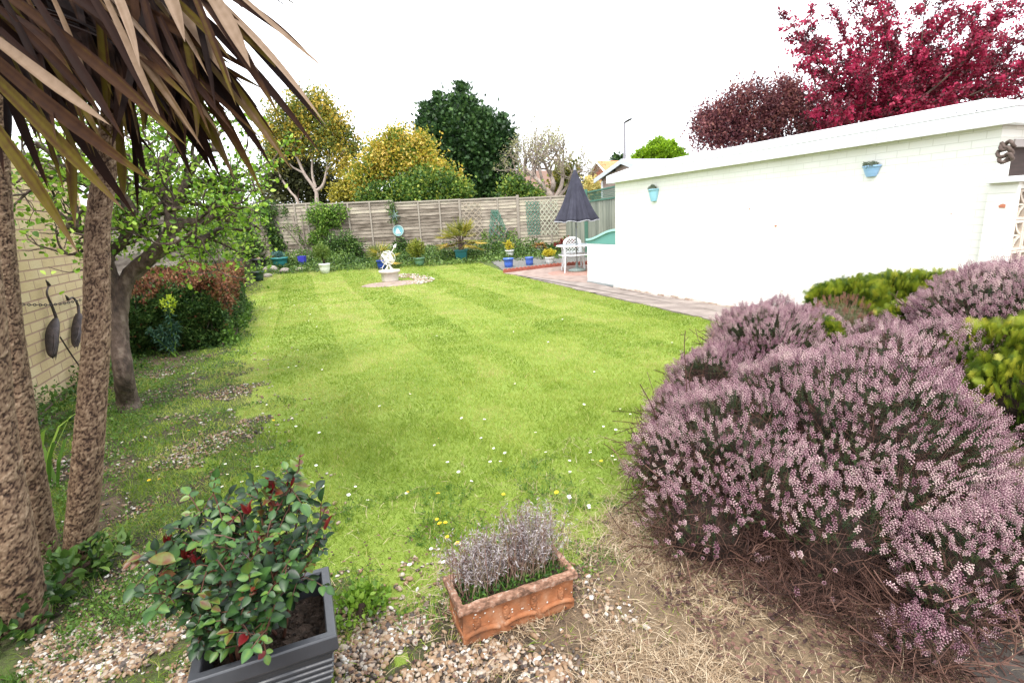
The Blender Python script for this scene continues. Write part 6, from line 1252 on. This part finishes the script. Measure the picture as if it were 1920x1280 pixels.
b = B(); m_ = 16; gx_, gy_ = np.meshgrid(np.linspace(-1, 1, m_), np.linspace(-1, 1, m_)); v = np.stack([cx_+gx_*hxw*.83, cy_+gy_*hyw*.83, .30+.015*NR(0, .6, gx_.shape)], -1).reshape(-1, 3); b.add(v, [[j*m_+i, j*m_+i+1, (j+1)*m_+i+1, (j+1)*m_+i] for j in range(m_-1) for i in range(m_-1)])
b.scatter(*ICO1, np.column_stack([cx_+U(-.8, .8, 260)*hxw, cy_+U(-.8, .8, 260)*hyw, np.full(260, .305)]), rdir(260), A(0, 0, 1), U(.002, .008, 260), U(0, 1, 260)); b.build('soil', soil_m, o)
rosec = leafm('rose_leaf', [(0, (.006, .018, .008)), (.25, (.02, .056, .014)), (.5, (.048, .12, .024)), (.68, (.11, .19, .03)), (.84, (.11, .055, .018)), (1, (.12, .006, .008))], trans=.12, rough=.42, spec=.4, noise=.2, scale=40)
stem_m2 = mat('rose_stem', [(.05, .02, .012), (.12, .05, .03)], noise=.4, rough=.6)
b = B(); s = B(); red = B(); root = A(cx_-.05, cy_, .3); DR = dep(A(cx_, cy_, .5))
RL = ovate(6, .33, .14, -.16); RLT = np.tile([-.05, .10, -.05], 7)
def leafset(p, d, size, tint, n=5):
    d = nz(d); sd_ = nz(np.cross(d, A(0, 0, 1)+NR(0, .2, 3))); e = p+d*size*1.9; s.tube([p, (p+e)/2+A(0, 0, .004), e], .0016, 4, cap=False)
    ps = [e]; ds = [d]
    for k in range((n-1)//2):
        q = p+(e-p)*(.85-.5*k)
        for sg in (-1, 1): ps.append(q); ds.append(nz(sd_*sg+d*.45))
    m_ = len(ps); nn = nz(A(0, 0, 1)+A(0, -.45, 0)+NR(0, .35, (m_, 3))); b.scatter(RL[0], RL[1], A(*ps), A(*ds)+A(0, 0, -.15), nn, size*U(.65, 1.15, m_)*np.where(np.arange(m_) == 0, 1.15, 1), np.clip(tint+NR(0, .12, m_), 0, 1), RLT)
tipsr = [(560, 880, 0), (545, 915, 0), (400, 925, 0), (375, 960, .05), (330, 1030, .0), (275, 1050, -.05), (300, 1075, -.05), (450, 960, 0), (490, 940, 0), (520, 960, 0), (600, 985, .05), (590, 1020, 0), (440, 1010, -.1), (500, 1010, -.1), (540, 1040, -.1), (390, 1060, -.12), (340, 1110, -.1), (300, 1110, -.1), (430, 1080, -.18), (480, 1110, -.2), (520, 1090, -.15), (400, 1150, -.18), (450, 1160, -.2), (570, 1080, -.05), (360, 1000, .0), (470, 1050, -.15), (420, 1200, -.2), (370, 1180, -.15), (565, 950, .1), (480, 985, 0.1), (420, 985, .1), (500, 1180, -.2)]
for i, (x, y, dd0) in enumerate(tipsr):
    e = W(x, y, DR+dd0); rt_ = root+A(NR(0, .04), NR(0, .04), 0)
    if y > 1130: rt_ = A(cx_-.1+NR(0, .03), cy_-.05+NR(0, .03), .31)
    P_ = smooth_path([rt_, rt_+(e-rt_)*.5+A(NR(0, .02), NR(0, .02), .03), e], 6); s.tube(P_, np.linspace(.0055, .0025, len(P_)), 6, cap=False)
    for k in range(4, len(P_)):
        for _ in range(1 if k < 9 else 2):
            dd_ = rdir(1, .25)[0]; leafset(P_[k], dd_+nz(P_[-1]-P_[0])*.3, U(.024, .042), U(.0, .52) if U() < .9 else U(.7, .88))
for (x, y, k) in ((315, 1012, 6), (350, 1040, 7), (370, 1050, 5), (465, 955, 4), (505, 918, 3), (540, 908, 3), (330, 1080, 2), (610, 985, 2)):
    e = W(x, y+8, DR-.03); red = B()
    for _ in range(k): red.scatter(RL[0], RL[1], e[None], nz(A(NR(0, .5), NR(0, .3), 1))[None], rdir(1), np.array([[.024, .05, .04]])*U(.6, 1), np.array([1.]))
    red.build('new_shoot', rosec, o, True, label='red young shoot')
b.scatter(RL[0], RL[1], A(W(330, 1052, DR-.1), W(330, 1075, DR-.08), W(560, 885, DR), W(552, 905, DR), W(520, 935, DR-.02), W(440, 1135, DR-.2)), A(-RT*1.+UP*.15, -RT+UP*-.3, UP+RT*-.6, RT-UP*.2, UP-RT*.3, RT*.8+UP*.5), A(0, -.6, 1), np.array([[.06, .085, .08], [.05, .07, .07], [.035, .05, .05], [.03, .045, .045], [.03, .045, .045], [.03, .05, .05]]), np.array([.80, .84, .68, .82, .84, .84]))
b.build('leaves', rosec, o, True); s.build('stem', stem_m2, o); 
b = B(); q = W(452, 1046, DR-.12); v = A([-.022, 0, 0], [.022, 0, 0], [.022, 0, .016], [-.022, 0, .016])@A(RT, FWD, UP); b.add(np.vstack([v+q, v+q+FWD*.001]), [[0, 1, 2, 3], [7, 6, 5, 4], [0, 4, 5, 1], [2, 6, 7, 3]]); b.build('plant_tag', mat('tag_grey', [(.25, .26, .25), (.35, .36, .35)], noise=.3), o)

# ------------------------------------------------------------------ terracotta trough with lavender
reseed(116)
tx0, tx1, ty0, ty1, tz = .388, .884, 1.611, 1.825, .17
o = thing('terracotta_trough', ((tx0+tx1)/2, (ty0+ty1)/2, 0), 'weathered terracotta trough with relief panels holding straggly lavender', 'planter')
tm = mat('aged_terracotta', [(0, (.07, .045, .035)), (.25, (.17, .07, .032)), (.5, (.28, .105, .042)), (.75, (.33, .16, .085)), (1, (.42, .36, .3))], scale=16, noise=.75, bump=.5, bscale=70, rough=.92, detail=9, bdist=.006)
tm2 = mat('mossy_terracotta_rim', [(0, (.05, .035, .028)), (.3, (.15, .08, .05)), (.6, (.30, .165, .11)), (1, (.46, .4, .33))], scale=45, noise=.95, bump=.6, bscale=90, rough=.95, detail=9)
cx_, cy_ = (tx0+tx1)/2, (ty0+ty1)/2; hxw, hyw = (tx1-tx0)/2, (ty1-ty0)/2
def ring2(b, prof, nseg=18, jit=.0012):
    v = []; per = []
    for i in range(nseg): per.append((-1+2*i/nseg, -1))
    for i in range(8): per.append((1, -1+2*i/8))
    for i in range(nseg): per.append((1-2*i/nseg, 1))
    for i in range(8): per.append((-1, 1-2*i/8))
    k = len(per)
    for ins, z in prof: v += [[cx_+px_*(hxw-ins)+NR(0, jit), cy_+py_*(hyw-ins)+NR(0, jit), z+NR(0, jit)] for px_, py_ in per]
    b.add(A(*v), [[i*k+j, i*k+(j+1) % k, (i+1)*k+(j+1) % k, (i+1)*k+j] for i in range(len(prof)-1) for j in range(k)])
b = B(); ring2(b, [(.2, .002), (.014, .0), (.012, .01), (.012, .04), (.016, .046), (.014, .135), (.012, .141)]); b.build('body', tm, o, True)
mo = o.children[0].modifiers.new('e', 'EDGE_SPLIT'); mo.split_angle = R(35)
b = B(); ring2(b, [(.013, .139), (.002, .141), (.0, .146), (.0, .164), (.003, .17), (.024, .17), (.027, .165), (.03, .10)]); q = b.build('rim', tm2, o, True); mo = q.modifiers.new('e', 'EDGE_SPLIT'); mo.split_angle = R(35)
for i in range(4):   # relief figures along the front, garland swags below
    xx = tx0+.07+i*.118; b = B(); yf = ty0+.0135
    b.lathe((xx, yf, .088), [(.002, .032), (.008, .027), (.013, .014), (.015, .0), (.013, -.016), (.007, -.028), (.001, -.032)], 14, sy=.55)
    for q_ in range(5): v, f = ICO2; b.add(A(xx+NR(0, .004), yf-.005, .088-.02+q_*.011)+v*A(.006, .004, .006), f)
    b.build('relief_ornament', tm, o, True)
for i in range(3):
    xx = tx0+.089+i*.159; b = B(); an = np.linspace(0, pi, 10); b.tube([A(xx-.07*cos(a), ty0+.012, .03+.022*sin(a)) for a in an], [.004]+[.011]*8+[.004], 8); b.build('relief_swag', tm, o, True)
b = B(); n = 120; v, f = ICO1   # lichen spots
for i in range(46): b.add(A(U(tx0+.02, tx1-.02), ty0+.0128, U(.02, .13))+v*A(1, .12, 1)*U(.001, .0045), f)
for i in range(20): b.add(A(tx0+.0125, U(ty0+.02, ty1-.02), U(.02, .13))+v*A(.12, 1, 1)*U(.001, .005), f)
b.build('lichen_spots', mat('lichen', [(.5, .48, .44), (.66, .65, .6)], noise=.3, rough=1), o)
b = B(); gx_, gy_ = np.meshgrid(np.linspace(-1, 1, 22), np.linspace(-1, 1, 10)); v = np.stack([cx_+gx_*(hxw-.028), cy_+gy_*(hyw-.028), .135+.008*NR(0, .6, gx_.shape)], -1).reshape(-1, 3); b.add(v, [[j*22+i, j*22+i+1, (j+1)*22+i+1, (j+1)*22+i] for j in range(9) for i in range(21)]); b.build('soil', soil_m, o)
lav = leafm('lavender_dry', [(.16, .13, .12), (.27, .23, .235), (.40, .36, .37), (.52, .49, .48)], trans=.1, rough=.8); ls = mat('lavender_stem', [(.12, .06, .045), (.22, .13, .1), (.25, .22, .13)], noise=.4, rough=.9)
def lavender(label, cx0, w, n, hgt):
    b = B(); s = B()
    for i in range(n):
        r0 = A(cx0+NR(0, w*.35), cy_+.01+NR(0, .025), .135); a = U(0, 2*pi); sp_ = U(0, 1); e = r0+A(cos(a)*sp_*w*.85, sin(a)*sp_*.09, hgt*U(.5, 1.1)*(1.08-.25*sp_))
        P_ = [r0, r0+(e-r0)*.45+NR(0, .011, 3), e]; s.tube(smooth_path(P_, 3), np.linspace(.0017, .0009, 7), 3, cap=False, tint=U(0, 1))
        for t_ in U(.35, .95, 2):
            q = r0+(e-r0)*t_; q2 = q+nz(rdir(1, 1)[0])*U(.02, .05); s.tube([q, q2], .0009, 3, cap=False, tint=U(0, 1)); b.scatter(*LEAF, q2+NR(0, .003, (5, 3)), rdir(5, .3), rdir(5), np.column_stack([np.full(5, .005), U(.009, .018, 5), np.full(5, .01)]), U(0, 1, 5))
        k = 13; tt_ = U(.45, 1.03, k)[:, None]; pp = r0+(e-r0)*tt_; b.scatter(*LEAF, pp, rdir(k, .35), rdir(k), np.column_stack([np.full(k, .0055), U(.010, .024, k), np.full(k, .01)]), np.clip(U(0, 1, k), 0, 1))
    b.build('lavender_leaves', lav, o); s.build('lavender_stems', ls, o)
lavender('', tx0+.13, .13, 190, .24); lavender('', tx1-.16, .155, 200, .29)
b = B(); n = 900; pp = np.column_stack([U(tx0+.03, tx1-.03, n), U(ty0+.03, ty1-.03, n), .14+U(0, .035, n)]); b.scatter(*LEAF, pp, rdir(n, .6), A(0, 0, 1)+NR(0, .4, (n, 3)), U(.010, .02, n), U(0, .8, n))
n = 260; pp[:n, 2] = .14; b.scatter(*BLADE, pp[:n], rdir(n, 2.2), rdir(n), np.column_stack([U(.002, .0035, n), U(.04, .10, n), U(.04, .10, n)]), U(.4, 1, n)); b.build('trough_weeds', leafm('trough_green', [(.02, .06, .012), (.06, .14, .02), (.14, .26, .04)]), o)
# broad weed clump beside the planter
shrub('weed_clump', 'bright green leafy weed clump behind the black planter corner', [(A(.06, 1.98, .03), A(.10, .08, .03)), (A(.10, 2.03, .02), A(.08, .08, .03))], leafm('bright_weed', [(.06, .14, .01), (.16, .29, .025), (.28, .42, .06)]), 60, .03, 9, .026, cat='weed', tmpl=OVATE, upb=1, base=A(.06, 1.95, 0))
